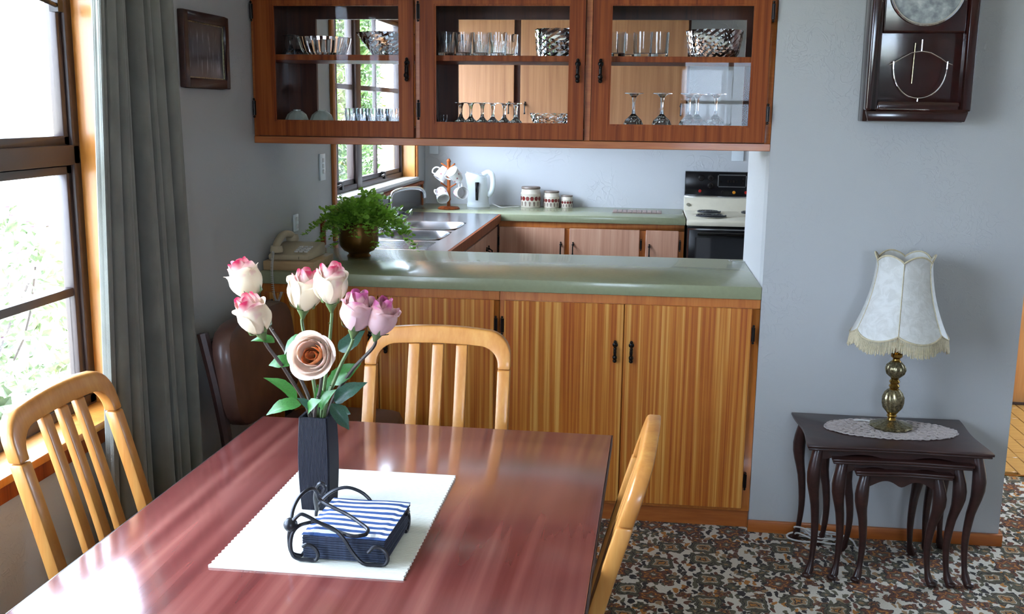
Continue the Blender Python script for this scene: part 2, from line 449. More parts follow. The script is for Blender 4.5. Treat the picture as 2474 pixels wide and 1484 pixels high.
M['bush'] = mat_leaf('garden_shrub_leaf', '#46553a', '#727b52')
M['pinkflower'] = plain('mauve_blossom', '#8a5a86', .7, .2, 20)
M['fence'] = wood('weathered_fence', ['#4a3a35', '#5a4840', '#67554c'], (20, 20, 2), .8, 0)
M['render'] = plain('white_render', '#e4e2da', .8, .04, 5)
M['vinylfloor'] = plain('kitchen_vinyl', '#8d7a62', .4, .2, 12)
M['tile'] = plain('dark_slate_tile', '#3f4147', .25, .1, 20)
M['trivet'] = plain('pink_grey_tile', '#a58f88', .4, .1, 30)

# ================================================================== the setting
def struct(name, mb, mat, label=None, **kw):
    o = mb.build(name, mat, None, **kw); o['kind'] = 'structure'
    if label: o['label'] = label
    return o

XW, XR, YB = 1.860, 2.745, 3.06       # opening right edge, partition right edge, kitchen back wall
struct('floor', MB().box(-.0, 4.6, -5.5, .775, -.05, 0), M['carpet'], 'floral brown, rust and cream patterned carpet of the dining room')
struct('floor_kitchen', MB().box(0, 2.645, .775, YB, -.05, 0), M['vinylfloor'], 'brown vinyl floor of the kitchen behind the counter')
fh = struct('floor_hall', MB().box(2.645, 4.6, .775, YB, -.05, -.012), M['palewood'], 'honey parquet floor seen past the right end of the partition')
pm = MB().box(-.035, .035, -.14, .14, -.012, 0).mesh('plank', M['plank'], bevel=.0015, seg=1)
k = 0
for i in range(12):
    for j in range(7):
        x = 2.84+i*.0735+.002*(j % 2); y = .93+j*.284
        if x > 3.7: continue
        p = inst('plank', pm, fh, Vector((x, y+(i % 2)*.08-.04, 0))-fh.location-Vector((0, 0, 0)))
        p.location.z = -fh.location.z-.0
# left wall with the two window openings
def wall_with_holes(mb, x0, x1, ya, yb, za, zb, holes):
    ys = sorted({ya, yb, *[h[0] for h in holes], *[h[1] for h in holes]})
    for a, b in zip(ys, ys[1:]):
        h = [q for q in holes if q[0] <= a and q[1] >= b]
        if not h: mb.box(x0, x1, a, b, za, zb)
        else:
            mb.box(x0, x1, a, b, za, h[0][2]); mb.box(x0, x1, a, b, h[0][3], zb)
    return mb
W1 = (-3.05, -1.055, .69, 2.10); W2 = (.985, 2.745, 1.085, 2.09)
struct('wall_left', wall_with_holes(MB(), -.14, 0, -5.5, YB+.1, 0, 2.4, [W1, W2]), M['wall'], 'pale embossed wallpaper wall on the window side')
struct('wall_back', MB().box(0, 4.7, YB, YB+.1, 0, 2.4), M['wallk'], 'white embossed wallpaper wall behind the kitchen bench and stove')
struct('wall_partition', MB().box(XW, XR, 0, .1, 0, 2.4).box(XR-.1, XR, .1, YB, 0, 2.4), M['wall'],
       'pale blue grey embossed wall carrying the clock, right of the counter')
struct('wall_cheek', MB().box(XW, XW+.1, .1002, .715, 0, 2.4), M['wallk'], 'white wall return at the right end of the counter')
struct('wall_bulkhead', MB().box(0, XW, 0.02, .36, 1.985, 2.4), M['wall'])
struct('wall_right', wall_with_holes(MB(), 4.6, 4.7, -5.6, YB, 0, 2.4, [(.65, 1.75, 1.0, 2.1)]), M['wall'])
w4 = tag(bpy.data.objects.new('window_4', None), 'hall window added to the right, out of view', None, None, 'structure'); COL.objects.link(w4); w4.location = (4.65, 1.2, 1.0)  # unseen window, added so daylight reaches the hall floor
MB().box(4.62, 4.68, .65, .7, 1.0, 2.1).box(4.62, 4.68, 1.7, 1.75, 1.0, 2.1).box(4.62, 4.68, .7, 1.7, 1.0, 1.05).box(4.62, 4.68, .7, 1.7, 2.05, 2.1).build('window_frame', M['sash'], w4)
MB().box(4.648, 4.652, .7, 1.7, 1.05, 2.05).build('pane', M['pane'], w4)
rw = MB()
for a, b, c, d in ((0, 1.72, 0, 2.4), (2.6, 4.6, 0, 2.4), (1.72, 2.6, 0, 1.1), (1.72, 2.6, 2.0, 2.4)):
    rw.box(a, b, -5.6, -5.5, c, d)
struct('wall_rear', rw, M['wall'])
struct('wall_hall', MB().box(4.25, 4.6, 1.95, 2.05, 0, 2.4).box(XR, 3.394, 1.95, 2.05, 0, 2.4).box(3.40, 4.25, 1.95, 2.05, 2.05, 2.4), M['wall'])
struct('ceiling', MB().box(-.55, 4.9, -5.9, YB+.4, 2.4, 2.5), M['ceil'])
struct('baseboard_partition', MB().box(XW-.004, XR+.012, -.015, -.0005, 0, .045).box(XR+.0005, XR+.012, -.0005, 1.9, 0, .045), M['rimu_h'],
       'low orange timber skirting along the partition wall', bevel=.003)
struct('baseboard_left', MB().box(.0005, .015, -5.4, -.0, 0, .06), M['rimu_h'], bevel=.003)
struct('trim_1', MB().box(XR+.0005, XR+.6, .77, .785, 0, .004), M['brass'])
# hall door
hd = tag(bpy.data.objects.new('door_1', None), 'light timber hall door glimpsed past the right end of the partition', None, None, 'structure')
COL.objects.link(hd); hd.location = (3.8, 1.97, 0)
MB().box(3.44, 4.20, 1.955, 1.995, .012, 2.04).build('door_leaf', M['hallwood'], hd, bevel=.002)
MB().box(3.395, 3.435, 1.93, 2.06, 0, 2.1).box(4.205, 4.245, 1.93, 2.06, 0, 2.1).build('door_frame', M['rimu'], hd, bevel=.003)
MB().box(3.43, 4.2, 1.945, 1.96, .002, .014).build('door_foot_shade', M['sash'], hd)  # dark strip standing in for the shadow along the door's bottom edge

# ---- windows
def bar(mb, x0, x1, a, b, c, d): mb.box(x0, x1, a, b, c, d)
w1 = tag(bpy.data.objects.new('window_1', None), 'tall dark framed dining room window beside the grey curtain', None, None, 'structure'); COL.objects.link(w1)
w1.location = (-.07, (W1[0]+W1[1])/2, W1[2])
y0, y1, z0, z1 = W1
MB().box(-.135, .002, y1-.016, y1-.0005, z0, z1).box(-.135, .002, y0+.0005, y0+.016, z0, z1).box(-.135, .002, y0+.016, y1-.016, z1-.016, z1-.0005).build('jamb_lining', M['jamb'], w1)
MB().box(-.135, .035, y0-.03, y1+.05, z0+.0005, z0+.022).build('window_sill', M['jamb'], w1, bevel=.004)
MB().box(.0005, .022, y0-.03, y1+.05, z0-.045, z0+.0).build('sill_apron', M['cab'], w1, bevel=.003)
fr = MB()
ya, yb = y0+.017, y1-.017
zz0, zz1 = z0+.023, z1-.017
fr.box(-.125, -.075, yb-.032, yb, zz0, zz1).box(-.125, -.075, ya, ya+.032, zz0, zz1).box(-.125, -.075, ya, yb, zz0, zz0+.03).box(-.125, -.075, ya, yb, zz1-.03, zz1)
fr.box(-.125, -.075, ya, yb, 1.372, 1.425)
ymid = (ya+yb)/2
for ym in (ya+(yb-ya)/3, ya+2*(yb-ya)/3): fr.box(-.124, -.076, ym-.03, ym+.03, zz0, zz1)
fr.build('window_frame', M['sash'], w1, bevel=.004)
edges = [ya+.032]+[q for ym in (ya+(yb-ya)/3, ya+2*(yb-ya)/3) for q in (ym-.03, ym+.03)]+[yb-.032]
for a, b in zip(edges[::2], edges[1::2]):
    for c, d in ((zz0+.03, 1.372), (1.425, zz1-.03)):
        s = MB(); w = .024
        s.box(-.115, -.085, a, a+w, c, d).box(-.115, -.085, b-w, b, c, d).box(-.115, -.085, a, b, c, c+w).box(-.115, -.085, a, b, d-w, d)
        if c < 1: s.box(-.112, -.088, a, b, 1.022, 1.046)
        so = s.build('sash', M['sash'], w1, bevel=.003)
        if c < 1:
            MB().box(-.102, -.098, a+w, b-w, c+w, 1.022).build('pane', M['pane'], so)
            MB().box(-.102, -.098, a+w, b-w, 1.046, d-w).build('pane', M['pane'], so)
        else: MB().box(-.102, -.098, a+w, b-w, c+w, d-w).build('pane', M['pane'], so)
lz = MB(); lz.box(-.084, -.06, yb-.085, yb-.06, 1.76, 1.79); lz.tube([(-.07, yb-.07, 1.775), (-.06, yb-.13, 1.78), (-.06, yb-.17, 1.785)], .006)
lz.build('window_latch', M['iron'], w1)

w2 = tag(bpy.data.objects.new('window_2', None), 'dark framed kitchen window with small panes over the sink', None, None, 'structure'); COL.objects.link(w2)
y0, y1, z0, z1 = W2
w2.location = (-.07, (y0+y1)/2, z0)
MB().box(-.135, .002, y1-.016, y1-.0005, z0, z1).box(-.135, .002, y0+.0005, y0+.016, z0, z1).box(-.135, .002, y0+.016, y1-.016, z1-.016, z1-.0005).build('jamb_lining', M['jamb'], w2)
MB().box(.0005, .016, y0-.035, y0+.003, .915, z1+.035).box(.0005, .016, y0+.003, y1-.003, z1-.003, z1+.035).box(.0005, .016, y1-.003, y1+.035, z0, z1+.035).build('architrave', M['rimu'], w2, bevel=.003)
MB().box(-.135, .02, y0, y1+.02, z0+.0005, z0+.02).build('window_sill', M['white'], w2, bevel=.003)
ya, yb = y0+.017, y1-.017; zz0, zz1 = z0+.021, z1-.017
f2 = MB()
f2.box(-.125, -.075, yb-.03, yb, zz0, zz1).box(-.125, -.075, ya, ya+.03, zz0, zz1).box(-.125, -.075, ya, yb, zz0, zz0+.03).box(-.125, -.075, ya, yb, zz1-.03, zz1)
f2.box(-.13, -.07, 1.655, 1.745, zz0, zz1).build('window_frame', M['sash'], w2, bevel=.003)
for a, b, mids in ((ya+.03, 1.655, [1.36]), (1.745, yb-.03, [2.14])):
    c, d, w = zz0+.03, zz1-.03, .026
    s = MB(); s.box(-.115, -.085, a, a+w, c, d).box(-.115, -.085, b-w, b, c, d).box(-.115, -.085, a, b, c, c+w).box(-.115, -.085, a, b, d-w, d)
    for ym in mids: s.box(-.111, -.089, ym-.01, ym+.01, c, d)
    hz = (1.36, 1.635, 1.9) if a > 1.7 else (1.36, 1.635, 1.9)
    hz = (1.635,)
    for zb in hz: s.box(-.112, -.088, a, b, zb-.013, zb+.013)
    so = s.build('sash', M['sash'], w2, bevel=.002)
    yy = [a+w]+[q for ym in mids for q in (ym-.01, ym+.01)]+[b-w]; zz = [c+w]+[q for zb in hz for q in (zb-.013, zb+.013)]+[d-w]
    for p, q in zip(yy[::2], yy[1::2]):
        for e, g in zip(zz[::2], zz[1::2]): MB().box(-.102, -.098, p, q, e, g).build('pane', M['pane'], so)
    st = MB(); st.box(-.086, -.06, (a+b)/2-.012, (a+b)/2+.012, c-.012, c+.03); st.tube([(-.07, (a+b)/2, c+.012), (-.055, (a+b)/2-.06, c+.014), (-.05, (a+b)/2-.13, c+.012)], .006, 6)
    st.build('window_stay', M['iron'], w2)
w3 = tag(bpy.data.objects.new('window_3', None), 'window in the rear wall behind the viewer', None, None, 'structure'); COL.objects.link(w3); w3.location = (2.16, -5.55, 1.1)
f3 = MB()
for a, b, c, d in ((1.72, 1.77, 1.1, 2.0), (2.55, 2.6, 1.1, 2.0), (1.77, 2.55, 1.1, 1.15), (1.77, 2.55, 1.95, 2.0), (2.14, 2.18, 1.15, 1.95), (1.77, 2.14, 1.60, 1.63), (2.18, 2.55, 1.60, 1.63)):
    f3.box(a, b, -5.59, -5.51, c, d)
f3.build('window_frame', M['sash'], w3)
for a, b in ((1.77, 2.14), (2.18, 2.55)): MB().box(a, b, -5.552, -5.548, 1.15, 1.95).build('pane', M['pane'], w3)

# ---- outdoors
struct('ground', MB().box(-40, -.14, -30, 40, -.6, -.5), M['grass'], 'bright lawn outside the windows')
struct('ground_rear', MB().box(-.14, 40, -40, -5.6, -.6, -.5).box(4.9, 40, -5.6, 30, -.6, -.5), M['grass'])
struct('path', MB().box(-2.3, -.14, -12, 14, -.5, -.47), M['path'], 'pale concrete path along the house')

def leaf_cloud(mb, c, r, n, size, seed, shape=None, wide=.6):
    rnd = random.Random(seed)
    for _ in range(n):
        while True:
            p = Vector((rnd.uniform(-1, 1), rnd.uniform(-1, 1), rnd.uniform(-1, 1)))
            if .25 < p.length < 1: break
        q = p.normalized()*(p.length**.5)
        q = Vector((q.x*r[0], q.y*r[1], q.z*r[2]))
        if shape: q = shape(q)
        o = Vector(c)+q
        d = Vector((rnd.gauss(0, 1), rnd.gauss(0, 1), rnd.gauss(0, .7)+.3)).normalized()
        s_ = d.cross(Vector((rnd.gauss(0, 1), rnd.gauss(0, 1), rnd.gauss(0, 1)))).normalized()
        L = size*rnd.uniform(.6, 1.3); W_ = L*wide
        up = d.cross(s_)*(.12*L)
        mb.add([o, o+d*L*.5+s_*W_*.5+up, o+d*L, o+d*L*.5-s_*W_*.5+up], [(0, 1, 2), (0, 2, 3)])
    return mb

def bush(name, label, c, r, n, size, seed, flowers=0, mat='bush', group=None, cat='bush', wide=.6):
    root = thing(name, label, cat, (c[0], c[1], -.5), group=group)
    f = leaf_cloud(MB(), c, r, n, size, seed, None, wide).build('foliage', M[mat], root); f['kind'] = 'stuff'
    rnd = random.Random(seed+1); st = MB()
    for _ in range(7):
        a = rnd.uniform(0, 2*PI); e = Vector(c)+Vector((math.cos(a)*r[0]*.6, math.sin(a)*r[1]*.6, r[2]*rnd.uniform(.1, .8)))
        b = Vector((c[0]+math.cos(a)*.05, c[1]+math.sin(a)*.05, -.5)); mid = (b+e)/2+Vector((rnd.uniform(-.1, .1), rnd.uniform(-.1, .1), .05))
        st.tube(bez([b, mid, e], 9), [.012, .011, .01, .009, .008, .007, .005][:len(bez([b, mid, e], 9))] if False else .008, 5)
    st.build('stems', M['stembrown'], root)
    if flowers:
        g = MB(); rnd = random.Random(seed+2)
        for _ in range(flowers):
            a = rnd.uniform(0, 2*PI); b = rnd.uniform(-.2, 1)
            p = Vector(c)+Vector((math.cos(a)*r[0]*math.sqrt(max(0, 1-b*b)), math.sin(a)*r[1]*math.sqrt(max(0, 1-b*b)), b*r[2]))*1.0
            for k in range(5):
                t = 2*PI*k/5; d = Vector((math.cos(t), math.sin(t), .4))*.04
                s_ = Vector((-math.sin(t), math.cos(t), .2))*.018
                g.add([p, p+d*.6+s_, p+d, p+d*.6-s_], [(0, 1, 2), (0, 2, 3)])
        fo = g.build('blossom', M['pinkflower'], root); fo['kind'] = 'stuff'
    return root
bush('flowering_shrub', 'airy shrub with mauve blossom in front of the fence outside', (-2.75, 2.1, .25), (.75, .8, .72), 1500, .09, 3, 60)
bush('garden_shrub', 'low leafy shrub just outside the dining window above the chair', (-1.45, -.1, -.02), (.55, .5, .55), 900, .12, 5, 0, wide=.75)
bush('conifer', 'tall green conifer outside the kitchen window', (-2.8, 8.4, 1.7), (1.12, 1.1, 2.5), 30000, .12, 11, 0, 'hedge', cat='tree', wide=.3)
fn = thing('garden_fence', 'brown paling fence at the far side of the garden', 'fence', (-5.0, 4.0, -.5))
pl_ = MB().box(-.012, .012, -.07, .07, 0, 1.5).mesh('paling', M['fence'])
dfx = Vector((-.5, 1, 0)).normalized()
for i in range(26):
    inst('paling', pl_, fn, (dfx.x*(i-13)*.16, dfx.y*(i-13)*.16, random.uniform(-.03, .03)), (0, 0, math.atan2(.5, 1)))
for z in (.4, 1.1):
    r_ = MB(); a = Vector((dfx.x*-2.1+.03, dfx.y*-2.1, z)); b = Vector((dfx.x*2.1+.03, dfx.y*2.1, z)); r_.tube([a, b], .035, 4); r_.build('rail', M['fence'], fn, local=True)
sh = thing('garden_shed', 'white wall of a building beyond the garden', 'building', (-9, 10, -.5))
MB().box(-12, -8, 5.5, 16, -.5, 2.2).build('wall', M['render'], sh)
MB().prism([(-12.3, 2.2), (-7.7, 2.2), (-10, 3.4)], 1, 5.2, 16.3).build('roof', M['render'], sh)

# ================================================================== shared hardware
def handle_mesh():
    b = MB()
    b.lathe([(0, 0), (.009, .001), (.010, .003), (.006, .006), (0, .007)], (0, 0, .024), 10, axis=(0, -1, 0))
    b.lathe([(0, 0), (.007, .001), (.007, .003), (0, .005)], (0, 0, -.024), 10, axis=(0, -1, 0))
    b.tube([(0, -.003, .024), (0, -.016, .016), (0, -.017, 0), (0, -.016, -.016), (0, -.006, -.024)], [.003, .0045, .006, .0045, .003], 8)
    b.ball((0, -.017, .012), .0062, 8); b.ball((0, -.018, -.020), .0085, 8, 1.2); b.ball((0, -.012, -.034), .0075, 8)
    b.ball((0, -.008, .036), .006, 8); b.box(-.005, .005, -.004, 0, -.034, .036)
    return b.mesh('handle', M['iron'], smooth=True)
HANDLE = handle_mesh()
def hinge_mesh():
    b = MB()
    b.box(-.006, .006, -.0025, 0, -.026, .026); b.tube([(0, -.004, -.026), (0, -.004, .026)], .0035, 8)
    b.ball((0, -.004, .031), .0045, 8); b.ball((0, -.004, -.031), .0045, 8)
    return b.mesh('hinge', M['iron'], smooth=True)
HINGE = hinge_mesh()
def kpull_mesh():
    b = MB()
    b.tube([(0, -.004, .022), (0, -.022, .012), (0, -.024, -.03)], .0042, 8); b.ball((0, -.004, .022), .008, 8); b.ball((0, -.004, .035), .005, 8); b.ball((0, -.024, -.032), .006, 8)
    return b.mesh('handle', M['iron'], smooth=True)
KPULL = kpull_mesh()
def hw(mesh, name, parent, p, rz=0):
    return inst(name, mesh, parent, Vector(p)-wl(parent), (0, 0, rz))

# ================================================================== overhead display cabinet
ov = thing('display_cabinet', 'long red-brown overhead cabinet with three glazed doors above the counter', 'cabinet', (.93, .18, 1.40))
D = .36
c = MB()
c.box(.001, XW-.001, .022, D-.018, 1.40, 1.46)                     # floor
c.box(.001, XW-.001, .022, D-.018, 1.935, 1.985)
for a, b in ((.001, .02), (.606, .624), (1.215, 1.235), (1.838, XW-.001)): c.box(a, b, .022, D-.018, 1.46, 1.935)
c.build('carcass', M['cabin'], ov)
f = MB()
f.box(.001, XW-.001, .0, .022, 1.398, 1.424); f.box(.001, XW-.001, .004, .022, 1.946, 1.985)
for a, b in ((.001, .014), (.604, .623), (1.212, 1.234), (1.838, XW-.001)): f.box(a, b, .004, .022, 1.424, 1.946)
f.build('face_frame', M['rimu_h'], ov, bevel=.0015, seg=1)
# kitchen-side frame and sliding panes
rf = MB(); rf.box(.001, XW-.001, D-.018, D, 1.398, 1.462).box(.001, XW-.001, D-.018, D, 1.868, 1.985)
RO = [(.134, .585), (.70, 1.17), (1.285, 1.79)]
xs = [.001]+[q for r_ in RO for q in r_]+[XW-.001]
for a, b in zip(xs[::2], xs[1::2]): rf.box(a, b, D-.018, D, 1.462, 1.868)
rf.build('rear_frame', M['cabin'], ov)
for a, b in RO:
    m_ = (a+b)/2
    MB().box(a, b, D-.011, D-.007, 1.462, 1.868).build('rear_pane', M['pane'], ov)
for a, b in ((.02, .606), (.624, 1.215), (1.235, 1.838)):
    MB().box(a+.001, b-.001, .032, .332, 1.698, 1.718).build('shelf', M['cab'], ov, bevel=.001, seg=1)
DO = [(.016, .602, .087, .555, 'L'), (.625, 1.210, .678, 1.160, 'L'), (1.236, 1.836, 1.296, 1.784, 'R')]
for a, b, p, q, hside in DO:
    d = MB(); z0, z1, w0, w1_ = 1.427, 1.943, 1.478, 1.890
    d.box(a, p, -.016, .003, z0, z1).box(q, b, -.016, .003, z0, z1).box(p, q, -.016, .003, z0, w0).box(p, q, -.016, .003, w1_, z1)
    do = d.build('door', M['cab'], ov)
    MB().box(p-.004, q+.004, -.006, -.002, w0-.004, w1_+.004).build('pane', M['pane'], do)
    bd = MB(); g = .006
    bd.box(p, p+g, -.013, -.006, w0, w1_).box(q-g, q, -.013, -.006, w0, w1_).box(p+g, q-g, -.013, -.006, w0, w0+g).box(p+g, q-g, -.013, -.006, w1_-g, w1_)
    bd.build('glazing_bead', M['cab'], do)
    hx = (q+b)/2+.002 if hside == 'L' else (a+p)/2
    hw(HANDLE, 'handle', do, (hx, -.0165, 1.665))
    for z in (1.525, 1.865): hw(HINGE, 'hinge', do, ((a-.004 if hside == 'L' else b+.006), -.0165, z))

# ================================================================== peninsula
ct = MB().box(.001, XW-.0005, -.002, .70, .873, .92).build('peninsula_worktop', M['green'], None, bevel=.004)
tag(ct, 'long sage green worktop of the near counter carrying the fern', 'worktop')
def base_unit(x0, x1, doors, label, hand, left_end=True):
    u = thing('base_cabinet', label, 'cabinet', ((x0+x1)/2, .3, 0), group='cabinets under the near counter')
    b = MB(); b.box(x0+.001, x1-.001, .032, .66, .07, .8725); b.build('body', M['cabin'], u)
    ff = MB(); ff.box(x0+.001, x1-.001, .012, .0318, .838, .8725).box(x0+.001, x1-.001, .012, .0318, .07, .092)
    st = [x0+.001]+[q for d in doors for q in (d[0]+.012, d[1]-.012)]+[x1-.001]
    for a, bb in zip(st[::2], st[1::2]): ff.box(a, bb, .012, .0318, .092, .838)
    ff.build('face_frame', M['rimu'], u, bevel=.0012, seg=1)
    MB().box(x0+.001, x1-.001, .03, .045, .001, .0695).build('kickboard', M['rimu_h'], u)
    for (a, bb, side) in doors:
        d = MB().box(a, bb, -.006, .0115, .086, .841).build('door', M['veneer'], u, bevel=.0015, seg=1)
        hx = bb-.028 if side == 'L' else a+.028
        hw(HANDLE, 'handle', d, (hx, -.0065, .667))
        for z in (.195, .748): hw(HINGE, 'hinge', d, ((a-.007 if side == 'L' else bb+.007), -.0065, z))
    return u
base_unit(0.0, .917, [(.02, .457, 'L'), (.462, .898, 'R')], 'striped golden double-door cabinet below the counter, left one behind the roses', None)
base_unit(.917, XW, [(.936, 1.374, 'L'), (1.377, 1.830, 'R')], 'striped golden double-door cabinet below the counter, right one beside the partition', None)

# ================================================================== kitchen benches
bt = MB()
bt.prism([(.001, 2.462), (1.692, 2.462), (1.692, YB-.001), (.001, YB-.001)], 2, .868, .91)
tag(bt.build('back_worktop', M['green'], None, bevel=.004), 'sage green worktop along the kitchen back wall beside the stove', 'worktop')
sk = thing('sink_bench', 'stainless steel sink bench with two bowls below the kitchen window', 'sink', (.29, 1.6, .87))
sb = MB()
B = [(.11, .47, 1.13, 1.48), (.11, .47, 1.56, 1.93)]
ys = [.702, B[0][2], B[0][3], B[1][2], B[1][3], 2.4605]
for i in range(5):
    a, b = ys[i], ys[i+1]
    if i in (1, 3): sb.box(.001, B[0][0], a, b, .895, .91).box(B[0][1], .578, a, b, .895, .91)
    else: sb.box(.001, .578, a, b, .895, .91)
sb.build('drainer', M['steel'], sk)
for (a, b, y0, y1) in B:
    w = MB()
    def bowl(u, v, a=a, b=b, y0=y0, y1=y1):
        rr = [(1.02, .912), (1.0, .914), (.97, .905), (.94, .86), (.9, .78), (.6, .765), (0.02, .763)][min(6, int(round(v*6)))]
        t = 2*PI*u; n = 5.0
        cx, cy = math.cos(t), math.sin(t)
        r = 1/((abs(cx)**n+abs(cy)**n)**(1/n))
        return ((a+b)/2+cx*r*(b-a)/2*rr[0], (y0+y1)/2+cy*r*(y1-y0)/2*rr[0], rr[1])
    w.grid(bowl, 40, 7, cu=True); w.build('bowl', M['steel'], sk, smooth=True)
    MB().lathe([(0, .764), (.03, .765), (.03, .768), (0, .768)], ((a+b)/2, (y0+y1)/2, 0), 14).build('waste', M['chrome'], sk)
gr = MB()
for i in range(7): gr.box(.14, .47, .80+i*.04, .81+i*.04, .9101, .9125)
gr.build('drain_ridges', M['steel'], sk)
MB().box(.54, .5785, .702, 2.4605, .868, .8945).box(.579, .592, .702, 2.447, .862, .909).build('timber_edge', M['cab'], sk)
sp = MB().box(.001, .012, .995, 2.9, .915, 1.05).build('splashback', M['tile'], None)
tag(sp, 'dark slate splashback strip behind the tap under the kitchen window', 'splashback')
MB().box(.0125, .02, 2.88, 2.905, .912, 1.068).box(.001, .0125, 2.9005, 2.905, .912, 1.068).box(.001, .0245, 1.0, 2.905, 1.0505, 1.068).build('edge_trim', M['cab'], sp)
tr = MB().box(.001, .02, .765, .785, .921, 1.045).build('trim_2', M['cab'], None); tag(tr, 'dark timber upright strip on the left wall beside the fern', None, None, 'structure')
kc = thing('sink_cabinet', 'timber cabinet below the steel sink bench', 'cabinet', (.28, 1.6, 0))
MB().box(.001, .545, .72, 2.46, .0, .75).box(.525, .545, .72, 2.46, .75, .8675).build('body', M['cabin'], kc)
MB().box(.5455, .556, .72, 2.46, .838, .8675).box(.5455, .556, .72, 2.46, .08, .1).build('face_frame', M['rimu_h'], kc)
for i in range(4):
    a = .735+i*.43
    d = MB().box(.5565, .572, a, a+.415, .1, .836).build('door', M['kdoor'], kc, bevel=.0015, seg=1)
    hw(KPULL, 'handle', d, (.573, a+(.385 if i % 2 == 0 else .03), .73), PI/2)
kb = thing('kitchen_base_cabinet', 'pale veneer three-door cabinet under the back worktop', 'cabinet', (1.12, 2.78, 0))
MB().box(.5475, 1.688, 2.5, YB-.001, 0, .8675).build('body', M['cabin'], kb)
ff = MB().box(.575, 1.688, 2.486, 2.4998, .828, .8675).box(.575, 1.688, 2.486, 2.4998, .07, .1)
for a, b in ((.575, .59), (.965, 1.02), (1.41, 1.475), (1.645, 1.688)): ff.box(a, b, 2.486, 2.4998, .1, .828)
ff.build('face_frame', M['rimu'], kb, bevel=.001, seg=1)
for a, b, s_ in ((.58, .976, 'L'), (1.006, 1.424, 'R'), (1.462, 1.654, 'R')):
    d = MB().box(a, b, 2.468, 2.4855, .095, .832).build('door', M['kdoor'], kb, bevel=.0015, seg=1)
    hw(KPULL, 'handle', d, ((b-.022 if s_ == 'L' else a+.022), 2.4675, .712))
    for z in (.2, .745): hw(HINGE, 'hinge', d, ((a-.006 if s_ == 'L' else b+.01), 2.4675, z))
ku = thing('kitchen_wall_cabinet', 'pale veneer wall cupboards on the kitchen back wall seen through the glazed cabinet', 'cabinet', (.95, 2.9, 1.42))
MB().box(.20, 1.69, 2.775, YB-.001, 1.42, 2.3).build('body', M['cabin'], ku)
MB().box(.20, 1.69, 2.757, 2.7745, 1.40, 1.44).build('bottom_rail', M['rimu_h'], ku)
for a, b, s_ in ((.215, .625, 'L'), (.665, 1.135, 'R'), (1.15, 1.675, 'L')):
    d = MB().box(a, b, 2.738, 2.7565, 1.43, 2.28).build('door', M['kwall'], ku, bevel=.0015, seg=1)
    hw(KPULL, 'handle', d, ((b-.03 if s_ == 'L' else a+.03), 2.7375, 1.54))

# ================================================================== stove
sv = thing('stove', 'freestanding cream and black electric stove with coil elements', 'stove', (1.98, 2.75, 0))
X0, X1, YF = 1.702, 2.262, 2.45
MB().box(X0, X1, YF+.03, 3.03, .09, .868).box(X0+.02, X1-.02, YF+.07, 3.0, 0, .09).build('body', M['black'], sv, bevel=.003)
hob = MB()
hob.prism([(YF, .868), (YF+.58, .868), (YF+.58, 1.0), (YF+.5, .995), (YF+.44, .918), (YF+.02, .905), (YF, .895)], 0, X0-.004, X1+.004)
hob.build('hob', M['cream'], sv, bevel=.005)
cm = MB(); pts = []
for i in range(100):
    t = i/99; a = t*2*PI*4; r = .02+t*.07; pts.append((r*math.cos(a), r*math.sin(a), .006))
cm.tube(pts, .006, 6)
cmesh = cm.mesh('coil_element', M['wire'], smooth=True)
dm = MB().lathe([(.055, 0), (.1, .002), (.104, .005), (.1, .006), (.06, .001)], (0, 0, 0), 28).mesh('drip_ring', M['chrome'], smooth=True)
for x, y, s_ in ((1.845, YF+.16, 1), (1.845, YF+.35, .8), (2.13, YF+.16, .8), (2.13, YF+.35, 1)):
    z = .905+.013*((y-YF-.02)/.42)
    inst('drip_ring', dm, sv, Vector((x, y, z))-sv.location, (0, 0, 0), (s_, s_*.98, 1)); inst('coil_element', cmesh, sv, Vector((x, y, z+.002))-sv.location, (0, 0, 0), (s_, s_, 1))
pn = MB().box(X0, X1, 2.985, 3.05, 1.0, 1.158).build('control_panel', M['black'], sv, bevel=.004)
MB().box(X0-.002, X1+.002, 2.97, 3.03, .996, 1.006).build('panel_trim', M['chrome'], sv, bevel=.002)
kn = MB().lathe([(.019, 0), (.019, .006), (.014, .008), (.012, .022), (0, .023)], (0, 0, 0), 16, axis=(0, -1, 0)).box(-.003, .003, -.026, -.02, -.012, .012).mesh('knob', M['iron'], smooth=True)
for x, z in ((1.802, 1.118), (1.862, 1.118), (1.862, 1.07), (2.2, 1.118)): inst('knob', kn, pn, Vector((x, 2.984, z))-wl(pn))
ck = MB(); a, b, c_, d_ = 1.905, 2.085, 1.062, 1.142
ck.box(a, b, 2.978, 2.985, c_, c_+.006).box(a, b, 2.978, 2.985, d_-.006, d_).box(a, a+.006, 2.978, 2.985, c_, d_).box(b-.006, b, 2.978, 2.985, c_, d_)
cko = ck.build('timer_frame', M['chrome'], pn)
MB().box(a+.006, b-.006, 2.981, 2.9848, c_+.006, d_-.006).build('timer_face', M['black'], cko)
tm = MB()
for i in range(4): tm.box(1.965+i*.018, 1.975+i*.018, 2.9795, 2.9808, 1.092, 1.108)
tm.box(1.92, 1.93, 2.9795, 2.9808, 1.09, 1.10).box(2.06, 2.07, 2.9795, 2.9808, 1.11, 1.12).box(2.06, 2.07, 2.9795, 2.9808, 1.085, 1.095)
tm.build('timer_digits', M['iron'], pn)
lm = MB().lathe([(.01, 0), (.01, .004), (0, .006)], (0, 0, 0), 12, axis=(0, -1, 0))
for x, z, mt in ((1.797, 1.035, 'red'), (1.94, 1.03, 'iron'), (2.01, 1.03, 'amber'), (2.085, 1.03, 'red')):
    inst('indicator_lamp', lm.mesh('indicator_lamp', M[mt], smooth=True), pn, Vector((x, 2.984, z))-wl(pn))
